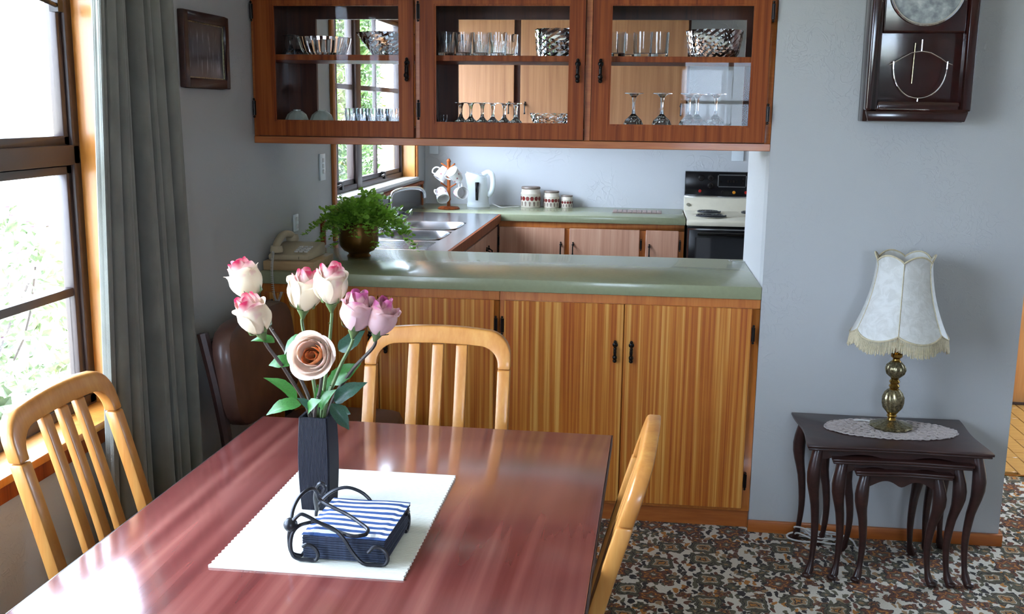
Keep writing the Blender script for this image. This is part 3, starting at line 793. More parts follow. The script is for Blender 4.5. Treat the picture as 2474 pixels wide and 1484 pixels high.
od = MB().box(X0+.002, X1-.002, YF+.005, YF+.03, .28, .858).build('oven_door', M['black'], sv, bevel=.004)
t = NT('smoked_oven_glass'); t.setb(color=(.02, .02, .022, 1), rough=.06, coat=1); M['ovenglass'] = t.m
MB().box(X0+.05, X1-.05, YF+.001, YF+.0048, .34, .80).build('oven_window', M['ovenglass'], od)
MB().box(X0+.004, X0+.012, YF, YF+.0045, .3, .845).box(X1-.012, X1-.004, YF, YF+.0045, .3, .845).box(X0+.004, X1-.004, YF, YF+.0045, .845, .853).build('door_trim', M['chrome'], od)
MB().tube([(X0+.06, YF-.03, .825), (X1-.06, YF-.03, .825)], .009, 8).box(X0+.07, X0+.085, YF-.03, YF+.004, .818, .832).box(X1-.085, X1-.07, YF-.03, YF+.004, .818, .832).build('door_handle', M['black'], od, smooth=True)
MB().box(X0+.002, X1-.002, YF+.008, YF+.03, .1, .27).build('drawer', M['black'], sv, bevel=.004)
ey = MB().lathe([(.012, 0), (.012, .002), (.007, .0025), (0, .002)], (0, 0, 0), 14, axis=(0, -.8, .6)).mesh('badge', M['chrome'], smooth=True)
inst('badge', ey, sv, Vector((1.725, YF+.462, .952))-sv.location)

# ================================================================== dining table and chairs
TR = -.0177
tc_ = Vector((1.3678, -1.2312, 0))+Matrix.Rotation(TR, 3, 'Z') @ Vector((-.4515, -.85, 0))
tb = thing('dining_table', 'dark mahogany dining table in the foreground', 'table', tc_, TR)
MB().box(-.4515, .4515, -.85, .85, .712, .74).build('tabletop', M['tabletop'], tb, bevel=.003, local=True)
MB().box(-.4535, -.4517, -.852, .852, .714, .7385).box(.4517, .4535, -.852, .852, .714, .7385).box(-.4517, .4517, .8502, .852, .714, .7385).box(-.4517, .4517, -.852, -.8502, .714, .7385).build('edge_band', M['sash'], tb, local=True)
ap = MB(); ap.box(-.38, .38, .74, .765, .64, .7118).box(-.38, .38, -.765, -.74, .64, .7118).box(-.39, -.365, -.74, .74, .64, .7118).box(.365, .39, -.74, .74, .64, .7118)
ap.build('apron', M['darkwood'], tb, local=True)
lm = MB().prism([(-.027, -.027), (.027, -.027), (.027, .027), (-.027, .027)], 2, 0, .7118).mesh('leg', M['darkwood'], bevel=.006)
for sx in (-1, 1):
    for sy in (-1, 1): inst('leg', lm, tb, (sx*.36, sy*.735, 0))

def by(z): 
    t = max(0, (z-.42)/.51); return -.20-.135*t**1.15
def chair_parts():
    P = []
    # top rail with rounded corners
    outer = [(-.208, .815), (-.208, .84)]+[(-.137+.071*math.cos(PI-a*PI/2/8), .848+.071*math.sin(PI-a*PI/2/8)) for a in range(1, 9)]
    inner = [(-.172, .815), (-.172, .827)]+[(-.115+.057*math.cos(PI-a*PI/2/8), .826+.05*math.sin(PI-a*PI/2/8)) for a in range(1, 9)]
    for k in range(1, 10):
        x = -.137+.274*k/10; outer.append((x, .919+.008*(1-(x/.137)**2)))
        x = -.115+.23*k/10; inner.append((x, .876+.004*(1-(x/.115)**2)))
    outer += [(-x, z) for x, z in reversed(outer[:10])]; inner += [(-x, z) for x, z in reversed(inner[:10])]
    b = MB(); n = len(outer); vs_ = []
    for (ox, oz), (ix, iz) in zip(outer, inner):
        vs_ += [(ox, by(oz)+.014, oz), (ox, by(oz)-.014, oz), (ix, by(iz)-.014, iz), (ix, by(iz)+.014, iz)]
    fs = [(0, 1, 2, 3), tuple(4*(n-1)+i for i in (3, 2, 1, 0))]
    for k in range(n-1):
        for i in range(4):
            fs.append((4*k+i, 4*k+(i+1) % 4, 4*k+4+(i+1) % 4, 4*k+4+i))
    b.add(vs_, fs); P.append(('top_rail', b.mesh('top_rail', M['chair'], bevel=.005), (0, 0, 0)))
    # rear posts
    b = MB(); zs = [0, .1, .2, .3, .40, .46, .52, .6, .68, .76, .814]
    vs_ = []
    for z in zs:
        y = by(z) if z > .42 else -.20-.05*((.42-z)/.42)**1.5
        vs_ += [(-.018, y-.015, z), (.018, y-.015, z), (.018, y+.015, z), (-.018, y+.015, z)]
    fs = [(3, 2, 1, 0), tuple(4*(len(zs)-1)+i for i in range(4))]
    for k in range(len(zs)-1):
        for i in range(4): fs.append((4*k+i, 4*k+(i+1) % 4, 4*k+4+(i+1) % 4, 4*k+4+i))
    b.add(vs_, fs); me = b.mesh('rear_post', M['chair'], bevel=.005)
    for s_ in (-1, 1): P.append(('rear_post', me, (s_*.19, 0, 0)))
    b = MB(); zs = [.40, .46, .52, .6, .68, .76, .83, .8775]; vs_ = []
    for z in zs:
        y = by(z); vs_ += [(-.0165, y-.009, z), (.0165, y-.009, z), (.0165, y+.009, z), (-.0165, y+.009, z)]
    fs = [(3, 2, 1, 0), tuple(4*(len(zs)-1)+i for i in range(4))]
    for k in range(len(zs)-1):
        for i in range(4): fs.append((4*k+i, 4*k+(i+1) % 4, 4*k+4+(i+1) % 4, 4*k+4+i))
    b.add(vs_, fs); me = b.mesh('back_slat', M['chair'], bevel=.004)
    for x in (-.068, 0, .068): P.append(('back_slat', me, (x, 0, 0)))
    b = MB(); b.lathe([(.013, 0), (.016, .1), (.019, .40)], (0, 0, 0), 14); me = b.mesh('front_leg', M['chair'], smooth=True)
    for s_ in (-1, 1): P.append(('front_leg', me, (s_*.19, .195, 0)))
    b = MB(); b.box(-.185, .185, -.213, -.19, .36, .42).box(-.19, .19, .185, .205, .35, .42).box(-.21, -.19, -.19, .19, .355, .42).box(.19, .21, -.19, .19, .355, .42)
    P.append(('seat_frame', b.mesh('seat_frame', M['chair'], bevel=.004), (0, 0, 0)))
    b = MB(); b.box(-.2, .2, -.17, .22, .4205, .46); P.append(('seat', b.mesh('seat', M['vinyl'], bevel=.014, seg=3), (0, 0, 0)))
    return P
CH = chair_parts()
def chair(label, loc, rz):
    r_ = thing('dining_chair', label, 'chair', loc, rz, 'slat-back dining chairs')
    for n, me, l in CH: inst(n, me, r_, l)
    return r_
chair('golden slat-back wooden chair at the far end of the table', (.868, -1.215, 0), PI+.01)
chair('golden slat-back wooden chair on the window side of the table', (.485, -1.645, 0), -PI/2)
chair('golden slat-back wooden chair seen edge-on at the right side of the table', (1.122, -1.765, 0), PI/2-.06)

# brown upholstered seat in the corner
cc = thing('upholstered_chair', 'brown vinyl padded chair with dark frame in the dim corner beside the curtain', 'chair', (.36, -.44, 0), -PI/2)
def pad(mb, x0, x1, y0, y1, z0, z1, lean=0):
    def P(u, v):
        t = u*2*PI; n = 5; cx, cz = math.cos(t), math.sin(t); r = 1/((abs(cx)**n+abs(cz)**n)**(1/n))
        k = [0.001, .86, .97, 1, 1, .97, .86, 0.001][int(round(v*7))]; yy = [0, .0, .1, .3, .7, .9, 1, 1][int(round(v*7))]
        z = (z0+z1)/2+cz*r*(z1-z0)/2*k
        return ((x0+x1)/2+cx*r*(x1-x0)/2*k, y0+(y1-y0)*yy-lean*(z-z0), z)
    return mb.grid(P, 40, 8, cu=True)
pad(MB(), -.30, .30, -.215, -.145, .52, .86, .12).build('backrest', M['vinyl'], cc, smooth=True, local=True)
def padz(mb, x0, x1, y0, y1, z0, z1):
    def P(u, v):
        t = u*2*PI; n = 6; cx, cy = math.cos(t), math.sin(t); r = 1/((abs(cx)**n+abs(cy)**n)**(1/n))
        k = [0.001, .9, .98, 1, 1, .97, .88, .001][int(round(v*7))]; zz = [0, 0, .1, .3, .65, .88, 1, 1.08][int(round(v*7))]
        return ((x0+x1)/2+cx*r*(x1-x0)/2*k, (y0+y1)/2+cy*r*(y1-y0)/2*k, z0+(z1-z0)*zz)
    return mb.grid(P, 48, 8, cu=True)
padz(MB(), -.29, .29, -.17, .25, .385, .46).build('seat', M['vinyl'], cc, smooth=True, local=True)
fm = MB().box(-.28, .28, -.2, .23, .34, .384).build('seat_frame', M['darkwood'], cc, bevel=.005, local=True)
for sx in (-1, 1):
    q = MB(); q.tube(bez([(sx*.285, -.25, .001), (sx*.285, -.215, .2), (sx*.285, -.20, .42), (sx*.285, -.225, .62), (sx*.285, -.27, .84)], 20), .019, 8)
    q.build('rear_post', M['darkwood'], cc, smooth=True, local=True)
    q = MB(); q.tube([(sx*.26, .21, .001), (sx*.262, .21, .34)], [.014, .02], 10); q.build('front_leg', M['darkwood'], cc, smooth=True, local=True)
MB().tube([(-.285, -.262, .80), (.285, -.262, .80)], .013, 8).tube([(-.285, -.215, .55), (.285, -.215, .55)], .013, 8).build('back_rail', M['darkwood'], cc, smooth=True, local=True)

# ================================================================== curtain
cu = thing('curtain', 'long grey-green pleated curtain drawn back beside the dining window', 'curtain', (.11, -1.12, .02))
def cur(u, v, side):
    # u across (far to near), v up
    z = .02+2.18*v
    ya = -.905+(-1.0+.905)*v; yb = -1.345+(-1.235+1.345)*v
    w_ = u+.018*math.sin(u*19)+.012*math.sin(u*41+1)
    ph = w_*2*PI*7.5+.25*math.sin(v*2.2+u*5)
    amp = .038*(.8+.3*math.sin(u*17+1.3))*(1-.2*v)
    sn = math.sin(ph)
    x = .088+.03*(1-u)+amp*(sn*1.15-.15*sn**3)+.010*math.sin(u*5+v*2)
    y = ya+(yb-ya)*u+.008*math.sin(2*ph)
    return (x+side*.0035, y, z)
g = MB()
NU, NV = 150, 24
v_ = [cur(i/(NU-1), j/(NV-1), s_) for s_ in (0, 1) for j in range(NV) for i in range(NU)]
f_ = []
N = NU*NV
for j in range(NV-1):
    for i in range(NU-1):
        a = j*NU+i; f_ += [(a, a+1, a+NU+1, a+NU), (N+a+NU, N+a+NU+1, N+a+1, N+a)]
for j in range(NV-1):
    for i in (0, NU-1):
        a = j*NU+i; f_.append((a, a+NU, N+a+NU, N+a))
for i in range(NU-1):
    for j in (0, NV-1):
        a = j*NU+i; f_.append((a, a+1, N+a+1, N+a))
g.add(v_, f_); g.build('drape', M['curtain'], cu, smooth=True)
rl = MB(); rl.tube([(.105, -.80, 2.215), (.105, -3.2, 2.215)], .012, 10); rl.ball((.105, -.79, 2.215), .022)
for y in (-.95, -3.1): rl.box(.001, .105, y-.008, y+.008, 2.205, 2.225)
rl.build('rail', M['rimu'], cu, smooth=True)

# ================================================================== framed print on the left wall
pf = thing('framed_picture', 'small dark framed garden print on the wall left of the overhead cabinet', 'picture', (.012, -.43, 1.585))
a, b, c_, d_ = -.605, -.254, 1.586, 1.82
w = .03
MB().box(.001, .022, a, a+w, c_, d_).box(.001, .022, b-w, b, c_, d_).box(.001, .022, a+w, b-w, c_, c_+w).box(.001, .022, a+w, b-w, d_-w, d_).build('frame', M['darkwood'], pf, bevel=.003)
MB().box(.001, .012, a+w, b-w, c_+w, d_-w).build('print', M['print'], pf)
MB().box(.0121, .0145, a+w, a+w+.004, c_+w, d_-w).box(.0121, .0145, b-w-.004, b-w, c_+w, d_-w).box(.0121, .0145, a+w, b-w, c_+w, c_+w+.004).box(.0121, .0145, a+w, b-w, d_-w-.004, d_-w).build('slip', M['oldbrass'], pf)

# ================================================================== wall clock
ck = thing('wall_clock', 'dark mahogany pendulum wall clock with silvered dial on the partition', 'clock', (2.305, -.06, 1.50))
cx0, cx1 = 2.145, 2.468
cb = MB(); cb.box(cx0, cx1, -.075, -.001, 1.505, 2.22); cb.build('case', M['clockwood'], ck, bevel=.004)
fd = MB(); fx0, fx1 = cx0+.0, cx1+.012
fd.box(fx0, fx0+.036, -.115, -.0755, 1.54, 2.19).box(fx1-.036, fx1, -.115, -.0755, 1.54, 2.19).box(fx0+.036, fx1-.036, -.115, -.0755, 1.54, 1.572)
fd.box(fx0+.036, fx1-.036, -.108, -.0755, 1.79, 2.19)
fd.build('door', M['clockwood'], ck, bevel=.008, seg=3)
MB().prism([(cx0+.012, 1.507), (cx1-.004, 1.507), (cx1+.006, 1.5398), (cx0+.004, 1.5398)], 1, -.11, -.0755).build('base_moulding', M['clockwood'], ck, bevel=.003)
MB().box(fx0+.036, fx1-.036, -.096, -.093, 1.572, 1.79).build('door_glass', M['pane'], ck)
mx = (fx0+fx1)/2
MB().lathe([(0, 0), (.112, 0), (.112, .004), (0, .004)], (mx, -.1085, 1.93), 48, axis=(0, -1, 0)).build('dial', M['dial'], ck)
MB().tube([(mx+.115*math.cos(t*2*PI/48), -.113, 1.93+.115*math.sin(t*2*PI/48)) for t in range(48)], .006, 8, closed=True).build('bezel', M['chrome'], ck, smooth=True)
hd_ = MB(); hd_.tube([(mx, -.117, 1.93), (mx+.02, -.117, 2.0)], .003, 6).tube([(mx, -.119, 1.93), (mx+.06, -.119, 1.91)], .0025, 6); hd_.build('hands', M['black'], ck)
lw = MB()
def P(dx, dz): return (mx+dx, -.098, dz)
lw.tube([P(*q) for q in ((-.098, 1.690), (-.085, 1.695), (-.06, 1.712), (-.03, 1.728), (0, 1.733), (.03, 1.728), (.06, 1.712), (.085, 1.695), (.1, 1.690))], .0016, 6)
lw.tube([P(.085*math.sin(t), 1.70-.118*max(0, math.cos(t))**.8) for t in [(-PI/2+PI*i/24) for i in range(25)]], .0022, 6)
lw.tube([P(0, 1.733), P(0, 1.77)], .002, 6); lw.tube([P(-.002, 1.556+.0), P(0, 1.582)], .002, 6)
lw.build('brass_line_motif', M['chrome'], ck)
MB().tube([(mx-.018, -.085, 1.76), (mx-.02, -.085, 1.63)], .0018, 6).build('pendulum_rod', M['oldbrass'], ck)

# ================================================================== nest of tables
def cab_leg(h, s_):
    """cabriole leg profile, bulging outwards along +x+y, top at h"""
    pts = []; rs = []
    for t in [i/16 for i in range(17)]:
        z = h*(1-t)
        o = .010*math.sin(min(1, t/.42)*PI)*1.0+(-.006*math.sin(max(0, (t-.42)/.5)*PI) if t > .42 else 0)+(.008*((t-.92)/.08) if t > .92 else 0)
        r = .0165+.0055*math.exp(-((t-.2)/.12)**2)-.0075*max(0, min(1, (t-.25)/.6))
        if t > .93: r = .0135
        pts.append((o*1.2, o*1.2, z)); rs.append(r*s_)
    return pts, rs
def nest(label, x0, x1, y0, y1, h, skirt, ov_):
    r_ = thing('nesting_table', label, 'side table', ((x0+x1)/2, (y0+y1)/2, 0), group='nest of dark side tables')
    W_, D_ = (x1-x0)/2, (y1-y0)/2
    # shaped top: slightly serpentine edges with pointed corners
    poly = []
    n = 14
    for i in range(n): t = i/n; poly.append((-W_+2*W_*t, -D_+.010*math.sin(PI*t)**2-.006*math.sin(3*PI*t)**2*0))
    for i in range(n): t = i/n; poly.append((W_-.012*math.sin(PI*t)**2, -D_+2*D_*t))
    for i in range(n): t = i/n; poly.append((W_-2*W_*t, D_-.006*math.sin(PI*t)**2))
    for i in range(n): t = i/n; poly.append((-W_+.012*math.sin(PI*t)**2, D_-2*D_*t))
    m1 = MB(); m1.prism(poly, 2, h-.010, h); m1.prism([(x*.985, y*.98) for x, y in poly], 2, h-.018, h-.0102); m1.build('top', M['darkwood'], r_, bevel=.003, local=True)
    # aprons with a scalloped lower edge at the front
    ins = .045; za = h-.0185
    sc = [(-W_+ins, za-skirt)]
    n = 24
    for i in range(1, n):
        t = i/n; x = -W_+ins+(2*W_-2*ins)*t
        dz = skirt-.018*(abs(math.sin(PI*t))**.5)-.012*(1 if False else 0)+.010*math.exp(-((t-.5)/.09)**2)+.006*math.cos(4*PI*t)
        sc.append((x, za-dz))
    sc += [(W_-ins, za-skirt), (W_-ins, za), (-W_+ins, za)]
    a_ = MB(); a_.prism(sc, 1, -D_+.03, -D_+.042)
    a_.box(-W_+.03, -W_+.042, -D_+.045, D_-.045, za-skirt*.7, za).box(W_-.042, W_-.03, -D_+.045, D_-.045, za-skirt*.7, za)
    if h > .46: a_.box(-W_+ins, W_-ins, D_-.042, D_-.03, za-skirt*.7, za)
    a_.build('apron', M['darkwood'], r_, local=True)
    pts, rs = cab_leg(h-.0186, 1)
    me = MB().tube(list(reversed(pts)), list(reversed(rs)), 12).ball((.013, .013, .011), .0155, 10, .68).mesh('leg', M['darkwood'], smooth=True)
    for sx, sy, rz in ((1, 1, 0), (-1, 1, PI/2), (-1, -1, PI), (1, -1, -PI/2)):
        inst('leg', me, r_, (sx*(W_-.042), sy*(D_-.042), 0), (0, 0, rz))
    return r_
nest('largest dark table of the nest, under the lamp and lace doily', 1.985, 2.565, -.405, -.025, .472, .035, 1)
nest('middle dark table of the nest, tucked under the largest', 2.066, 2.506, -.41, -.06, .4315, .033, 1)
nest('smallest dark table of the nest with scalloped front rail', 2.14, 2.445, -.415, -.10, .397, .042, 1)

# lace doily: rings of crocheted loops
dc = at(2153, 1038, 2, .4725)
dl = MB(); rnd = random.Random(4)
RX, RY = .212, .105
dcx, dcy = (at(1990, 1025, 2, .472)+at(2317, 1055, 2, .472))[:2]; dcx /= 2; dcy /= 2
for ring in range(1, 8):
    k = ring/7; n = max(6, int(ring*6))
    for i in range(n):
        t = 2*PI*(i+.5*(ring % 2))/n; px, py = dcx+RX*k*.94*math.cos(t), dcy+RY*k*.94*math.sin(t)
        rr = (.0175 if ring < 7 else .020)*rnd.uniform(.85, 1.1)
        dl.tube([(px+rr*math.cos(q*2*PI/14), py+rr*.62*math.sin(q*2*PI/14), .4766+.0012*math.sin(q*1.8+i)) for q in range(14)], .0026, 5, closed=True)
dl.lathe([(0, .4735), (.05, .4735), (.05, .4745), (0, .4745)], (dcx, dcy, 0), 20)
tag(dl.build('lace_doily', M['lace'], None, smooth=True), 'oval ecru crocheted lace doily under the lamp', 'doily')

# ================================================================== table lamp
lp = at(2152, 1033, 2, .4785)
la = thing('table_lamp', 'brass table lamp with fringed ivory bell lampshade', 'lamp', (lp.x, lp.y, .4806))
zl = .0
def fm_(t, k): return 1+.05*math.cos(10*t)
MB().lathe([(.0, .0), (.066, .0), (.07, .006), (.064, .011), (.05, .014), (.034, .02), (.02, .026), (0, .028)], (0, 0, 0), 84, lambda t, k: 1+.035*math.cos(12*t)*(1 if k > 0 else 0)).build('base', M['oldbrass'], la, smooth=True, local=True)
MB().lathe([(.0, .02), (.017, .022), (.012, .034), (.017, .04), (.014, .046), (.02, .054), (.02, .056)], (0, 0, 0), 24).build('stem_collar', M['brass'], la, smooth=True, local=True)
MB().lathe([(.018, .132), (.014, .136), (.018, .145), (.013, .152), (.018, .16), (.0125, .168), (.015, .175)], (0, 0, 0), 24).build('stem_collar', M['brass'], la, smooth=True, local=True)
MB().lathe([(.016, .23), (.012, .236), (.012, .24), (.019, .247), (.019, .256), (.013, .26), (.018, .266), (.018, .274), (.012, .277), (.02, .285), (.02, .292), (.0, .296)], (0, 0, 0), 24).lathe([(.006, .29), (.006, .40), (0, .402)], (0, 0, 0), 10).build('stem', M['brass'], la, smooth=True, local=True)
MB().lathe([(.0, .055), (.02, .056), (.03, .068), (.034, .085), (.034, .105), (.028, .122), (.018, .133), (0, .134)], (0, 0, 0), 80, lambda t, k: 1+.07*math.cos(10*t+k*.6)*(1 if 0 < k < 7 else 0)).build('openwork_bulb', M['oldbrass'], la, smooth=True, local=True)
MB().lathe([(.0, .174), (.015, .175), (.029, .188), (.033, .202), (.029, .217), (.016, .23), (0, .231)], (0, 0, 0), 80, lambda t, k: 1+.07*math.cos(10*t-k*.6)*(1 if 0 < k < 6 else 0)).build('openwork_bulb', M['oldbrass'], la, smooth=True, local=True)
# shade: six bell panels, seams towards the viewer
NP = 6; th0 = math.atan2(CAM.y-lp.y, CAM.x-lp.x)
def shp(u, v, inn=0):
    k = u*NP; fr_ = k-math.floor(k); b_ = math.sin(PI*fr_)
    t = th0+2*PI*u
    zt = .575+.022*b_**.8; zb = .345-.024*b_**.8
    z = zb+(zt-zb)*v
    h = (z-.315)/.285
    r = .091+.074*max(0, (1-h))**2.0+.010*max(0, h-.9)*3
    r *= 1-.045*b_*.9                                   # flat panels: chord between ribs
    if v > .97: r += .004
    return ((r-inn)*math.cos(t), (r-inn)*math.sin(t), z)
sh_ = MB(); NUx = 72
for inn in (0, .0015): sh_.grid(lambda u, v: shp(u, v, inn), NUx, 18, cu=True)
def rim(v): 
    base = [shp(i/NUx, v) for i in range(NUx)]; inn_ = [shp(i/NUx, v, .0015) for i in range(NUx)]
    n0 = len(sh_.v); sh_.add(base+inn_, [(i, (i+1) % NUx, NUx+(i+1) % NUx, NUx+i) for i in range(NUx)])
rim(0); rim(1)
so_ = sh_.build('lamp_shade', M['shade'], la, smooth=True, local=True)
tr_ = MB()
for v in (0.0, 1.0): tr_.tube([shp(i/144, v) for i in range(144)], .0032, 6, closed=True)
for p in range(NP): tr_.tube([Vector(shp(p/NP, j/12)) for j in range(13)], .0018, 5)
tr_.build('braid_trim', M['fringe'], so_, smooth=True, local=True)
fg = MB(); rnd = random.Random(2)
for i in range(260):
    p = Vector(shp(i/260, 0)); l = .045*rnd.uniform(.9, 1.08); q = Vector((p.x*1.02, p.y*1.02, p.z-l*.6)); e = Vector((p.x*1.03+rnd.uniform(-.002, .002), p.y*1.03+rnd.uniform(-.002, .002), p.z-l))
    fg.tube([p, q, e], [.0012, .0018, .0016], 4)
fo = fg.build('fringe', M['fringe'], so_, local=True); fo['kind'] = 'stuff'
MB().lathe([(0, .40), (.013, .402), (.028, .43), (.03, .455), (.02, .48), (0, .488)], (0, 0, 0), 16).build('light_bulb', M['china'], la, smooth=True, local=True)
cr = MB()
for a in range(3):
    t = a*2*PI/3; cr.tube([(0, 0, .395), (.09*math.cos(t), .09*math.sin(t), .52)], .0018, 5)
cr.build('shade_carrier', M['brass'], la, local=True)
cf = MB().tube(bez([(-.05, .03, .004), (-.075, .045, .006), (-.11, .06, .0005)], 12), .0028, 6)
cf.build('flex', M['wirewhite'], la, smooth=True, local=True)
# coiled flex on the carpet
fx = MB(); pts = []
cxy = (2.09, -.075); rnd = random.Random(9)
for i in range(90):
    t = i/89*2*PI*4.3; r1 = .075+.025*math.sin(i*.23); r2 = .03+.012*math.cos(i*.31)
    pts.append((cxy[0]+r1*math.cos(t)+.02*math.sin(i*.11), cxy[1]+r2*math.sin(t), .012+.010*(1+math.sin(i*.5))+.045*max(0, math.sin(i*.12))*max(0, -math.cos(t))))
pts += [(2.20, -.07, .03), (2.225, -.12, .012), (2.25, -.165, .006)]
fx.tube(bez(pts, 240), .0032, 6)
fx.tube(bez([(2.115, -.03, .05), (2.125, -.02, .12), (2.16, -.02, .3), (2.19, -.018, .45)], 16), .003, 6)
tag(fx.build('power_flex', M['wirewhite'], None, smooth=True), 'loose coil of white flex on the carpet behind the nest of tables', 'cord')

# ================================================================== switches and sockets
def plate(name, label, c, ax, w, h, knobs, mat='plastic'):
    r_ = thing(name, label, 'socket', c)
    if ax == 0: MB().box(.0008, .009, -w/2, w/2, -h/2, h/2).build('plate', M[mat], r_, bevel=.002, local=True)
    else: MB().box(-w/2, w/2, -.009, -.0008, -h/2, h/2).build('plate', M[mat], r_, bevel=.002, local=True)
    for (a, z) in knobs:
        b = MB()
        if ax == 0: b.box(.0092, .013, a-.007, a+.007, z-.009, z+.009)
        else: b.box(a-.007, a+.007, -.013, -.0092, z-.009, z+.009)
        b.build('switch', M['china'], r_, bevel=.001, local=True)
plate('wall_socket', 'white switched socket plate on the left wall next to the kitchen window', (0, .80, 1.268), 0, .075, .118, [(0, .03), (0, -.02), (0, .005)])
jp = at(712, 538, 0, 0)
plate('telephone_jack', 'small pale jack point low on the left wall above the telephone', (0, jp.y, jp.z), 0, .05, .07, [(0, .015), (0, -.015)])
sp_ = at(1782, 376, 1, YB)
plate('stove_switch', 'white switch plate on the kitchen wall above the stove', (sp_.x, YB, sp_.z+.02), 1, .075, .11, [(0, .02)])
kp = at(1010, 362, 1, YB)
plate('corner_socket', 'white socket plate in the far kitchen corner beside the window', (max(.06, kp.x+.09), YB, kp.z+.03), 1, .06, .11, [(0, .02)])

# ================================================================== things on the dining table
ZT = .7402
def mat_grid():
    a, b, c_, d_ = at(502, 1372, 2, ZT), at(968, 1405, 2, ZT), at(1102, 1156, 2, ZT), at(760, 1138, 2, ZT)
    # rectangle from the survey
    x0, x1, y0, y1 = .692, 1.038, -2.093, -1.583
    mb = MB(); n = 140
    poly = []
    for i in range(n): t = i/n; poly.append((x0+(x1-x0)*t, y0))
    for i in range(n): t = i/n; poly.append((x1+.0016*math.sin(i*PI/2+.4), y0+(y1-y0)*t))
    for i in range(n): t = i/n; poly.append((x1-(x1-x0)*t, y1))
    for i in range(n): t = i/n; poly.append((x0+.0016*math.sin(i*PI/2+.4), y1-(y1-y0)*t))
    return mb.prism(poly, 2, ZT, ZT+.0035)
tag(mat_grid().build('placemat', M['mat'], None), 'white ribbed cotton placemat under the vase and napkins', 'placemat')
ZM = ZT+.0037

va = thing('vase', 'tall square ribbed navy blue vase holding the roses', 'vase', (.797, -1.79, ZM), 0)
def vsec(z):
    t = z/.19; return .0275+.0035*math.sin(PI*min(1, t*.95+.05))+.001*t
vm = MB(); nz = 16
def ring(z, h, inset=0):
    w = vsec(z)-inset; pts = []; n = 44; rr = .006
    cs = []
    for (sx, sy) in ((-1, -1), (1, -1), (1, 1), (-1, 1)): cs.append((sx*w, sy*w*1.12))
    for k in range(4):
        a, b = Vector(cs[k]), Vector(cs[(k+1) % 4]); d = (b-a).normalized(); nn = Vector((d.y, -d.x))
        for i in range(n):
            t = (i+.5)/n; rib = (.0005 if i % 2 else 0)
            if i == 0 or i == n-1: rib = -.002
            q = a+(b-a)*t+nn*rib; pts.append((q.x, q.y, z))
    return pts
rings = [ring(.19*k/nz, 0) for k in range(nz+1)]+[ring(.19, 0, .005), ring(.16, 0, .006), ring(.02, 0, .008)]
n = len(rings[0]); vv = [p for r_ in rings for p in r_]; ff = []
for k in range(len(rings)-1):
    for i in range(n): ff.append((k*n+i, k*n+(i+1) % n, (k+1)*n+(i+1) % n, (k+1)*n+i))
ff.append(tuple(reversed(range(n)))); ff.append(tuple((len(rings)-1)*n+i for i in range(n)))
vm.add(vv, ff).build('body', M['vase'], va, smooth=False, local=True)

# --- roses
def petal_mesh(rad, h, width, curl, z0, mat, name='petal', belly=1.0, tipcurl=0.0):
    def P(u, v):
        a = (u-.5)*2
        wv = width*(math.sin(PI*min(1, .18+.62*v))**.7)
        if v > .85: wv *= 1-.3*((v-.85)/.15)**2
        r = rad*(.28+.72*math.sin(PI/2*min(1, v*1.7))**.8*belly) if v < .6 else rad*(1.0-.32*(v-.6)/.4*(1-curl))
        r += tipcurl*rad*max(0, (v-.72)/.28)**2*(1-.25*a*a)
        t = a*wv
        z = z0+h*v-(.10*h*a**4*v)-tipcurl*.25*h*max(0, (v-.8)/.2)**2
        return (r*math.cos(t), r*math.sin(t), z)
    return MB().grid(P, 9, 11).mesh(name, mat, smooth=True)
def petal_set(mk, mk2=None):
    m1 = M[mk]
    outer = petal_mesh(.029, .060, 1.25, .4, 0, m1, tipcurl=.30)
    outer2 = petal_mesh(.0275, .066, 1.2, .25, 0, m1, tipcurl=.12)
    mid = petal_mesh(.0225, .070, 1.35, .25, .002, m1)
    inner = petal_mesh(.015, .071, 1.7, .2, .004, M[mk2] if mk2 else m1)
    core = petal_mesh(.007, .066, 2.6, .2, .004, M[mk2] if mk2 else m1)
    return outer, outer2, mid, inner, core
PS = {'petal': petal_set('petal'), 'petalpink': petal_set('petalpink'), 'petalpeach': petal_set('petalpeach', 'peach')}
def open_set():
    m1 = M['petalpeach']
    o = petal_mesh(.036, .046, 1.2, .95, 0, m1, tipcurl=.25)
    o2 = petal_mesh(.031, .049, 1.2, .9, .001, m1, tipcurl=.1)
    mi = petal_mesh(.023, .050, 1.3, .8, .002, m1)
    i = petal_mesh(.016, .050, 1.6, .7, .003, M['peach'])
    co = petal_mesh(.009, .049, 2.4, .6, .004, M['peach'])
    return o, o2, mi, i, co
PS['open'] = open_set()
def calyx_mesh():
    b = MB().lathe([(.003, -.016), (.0055, -.010), (.010, -.002), (.011, .004), (.008, .008)], (0, 0, 0), 12)
    for k in range(5):
        t = 2*PI*k/5; d = Vector((math.cos(t), math.sin(t), 0)); s_ = Vector((-d.y, d.x, 0))
        p = [d*.009+Vector((0, 0, .001)), d*.022+Vector((0, 0, .007)), d*.0265+Vector((0, 0, .019))]
        b.add([p[0]+s_*.005, p[0]-s_*.005, p[1]-s_*.0035, p[2], p[1]+s_*.0035], [(0, 1, 2, 4), (4, 2, 3)])
    return b.mesh('calyx', M['stem'], smooth=True)
CAL = calyx_mesh()
def leaf_mesh(mat):
    b = MB()
    def P(u, v):
        a = (u-.5)*2; w = .27*math.sin(PI*v**.75)**.9*(1+.06*(1 if int(v*28) % 2 else -1))
        return (a*w, v, .10*math.sin(PI*v)+.16*abs(a)*w*2-.25*v*v*.6)
    b.grid(P, 7, 17); return b.mesh('leaf', M[mat], smooth=True)
LEAF = {'leaf': leaf_mesh('leaf'), 'leafdark': leaf_mesh('leafdark')}
VB = Vector((.797, -1.79, ZM+.19))
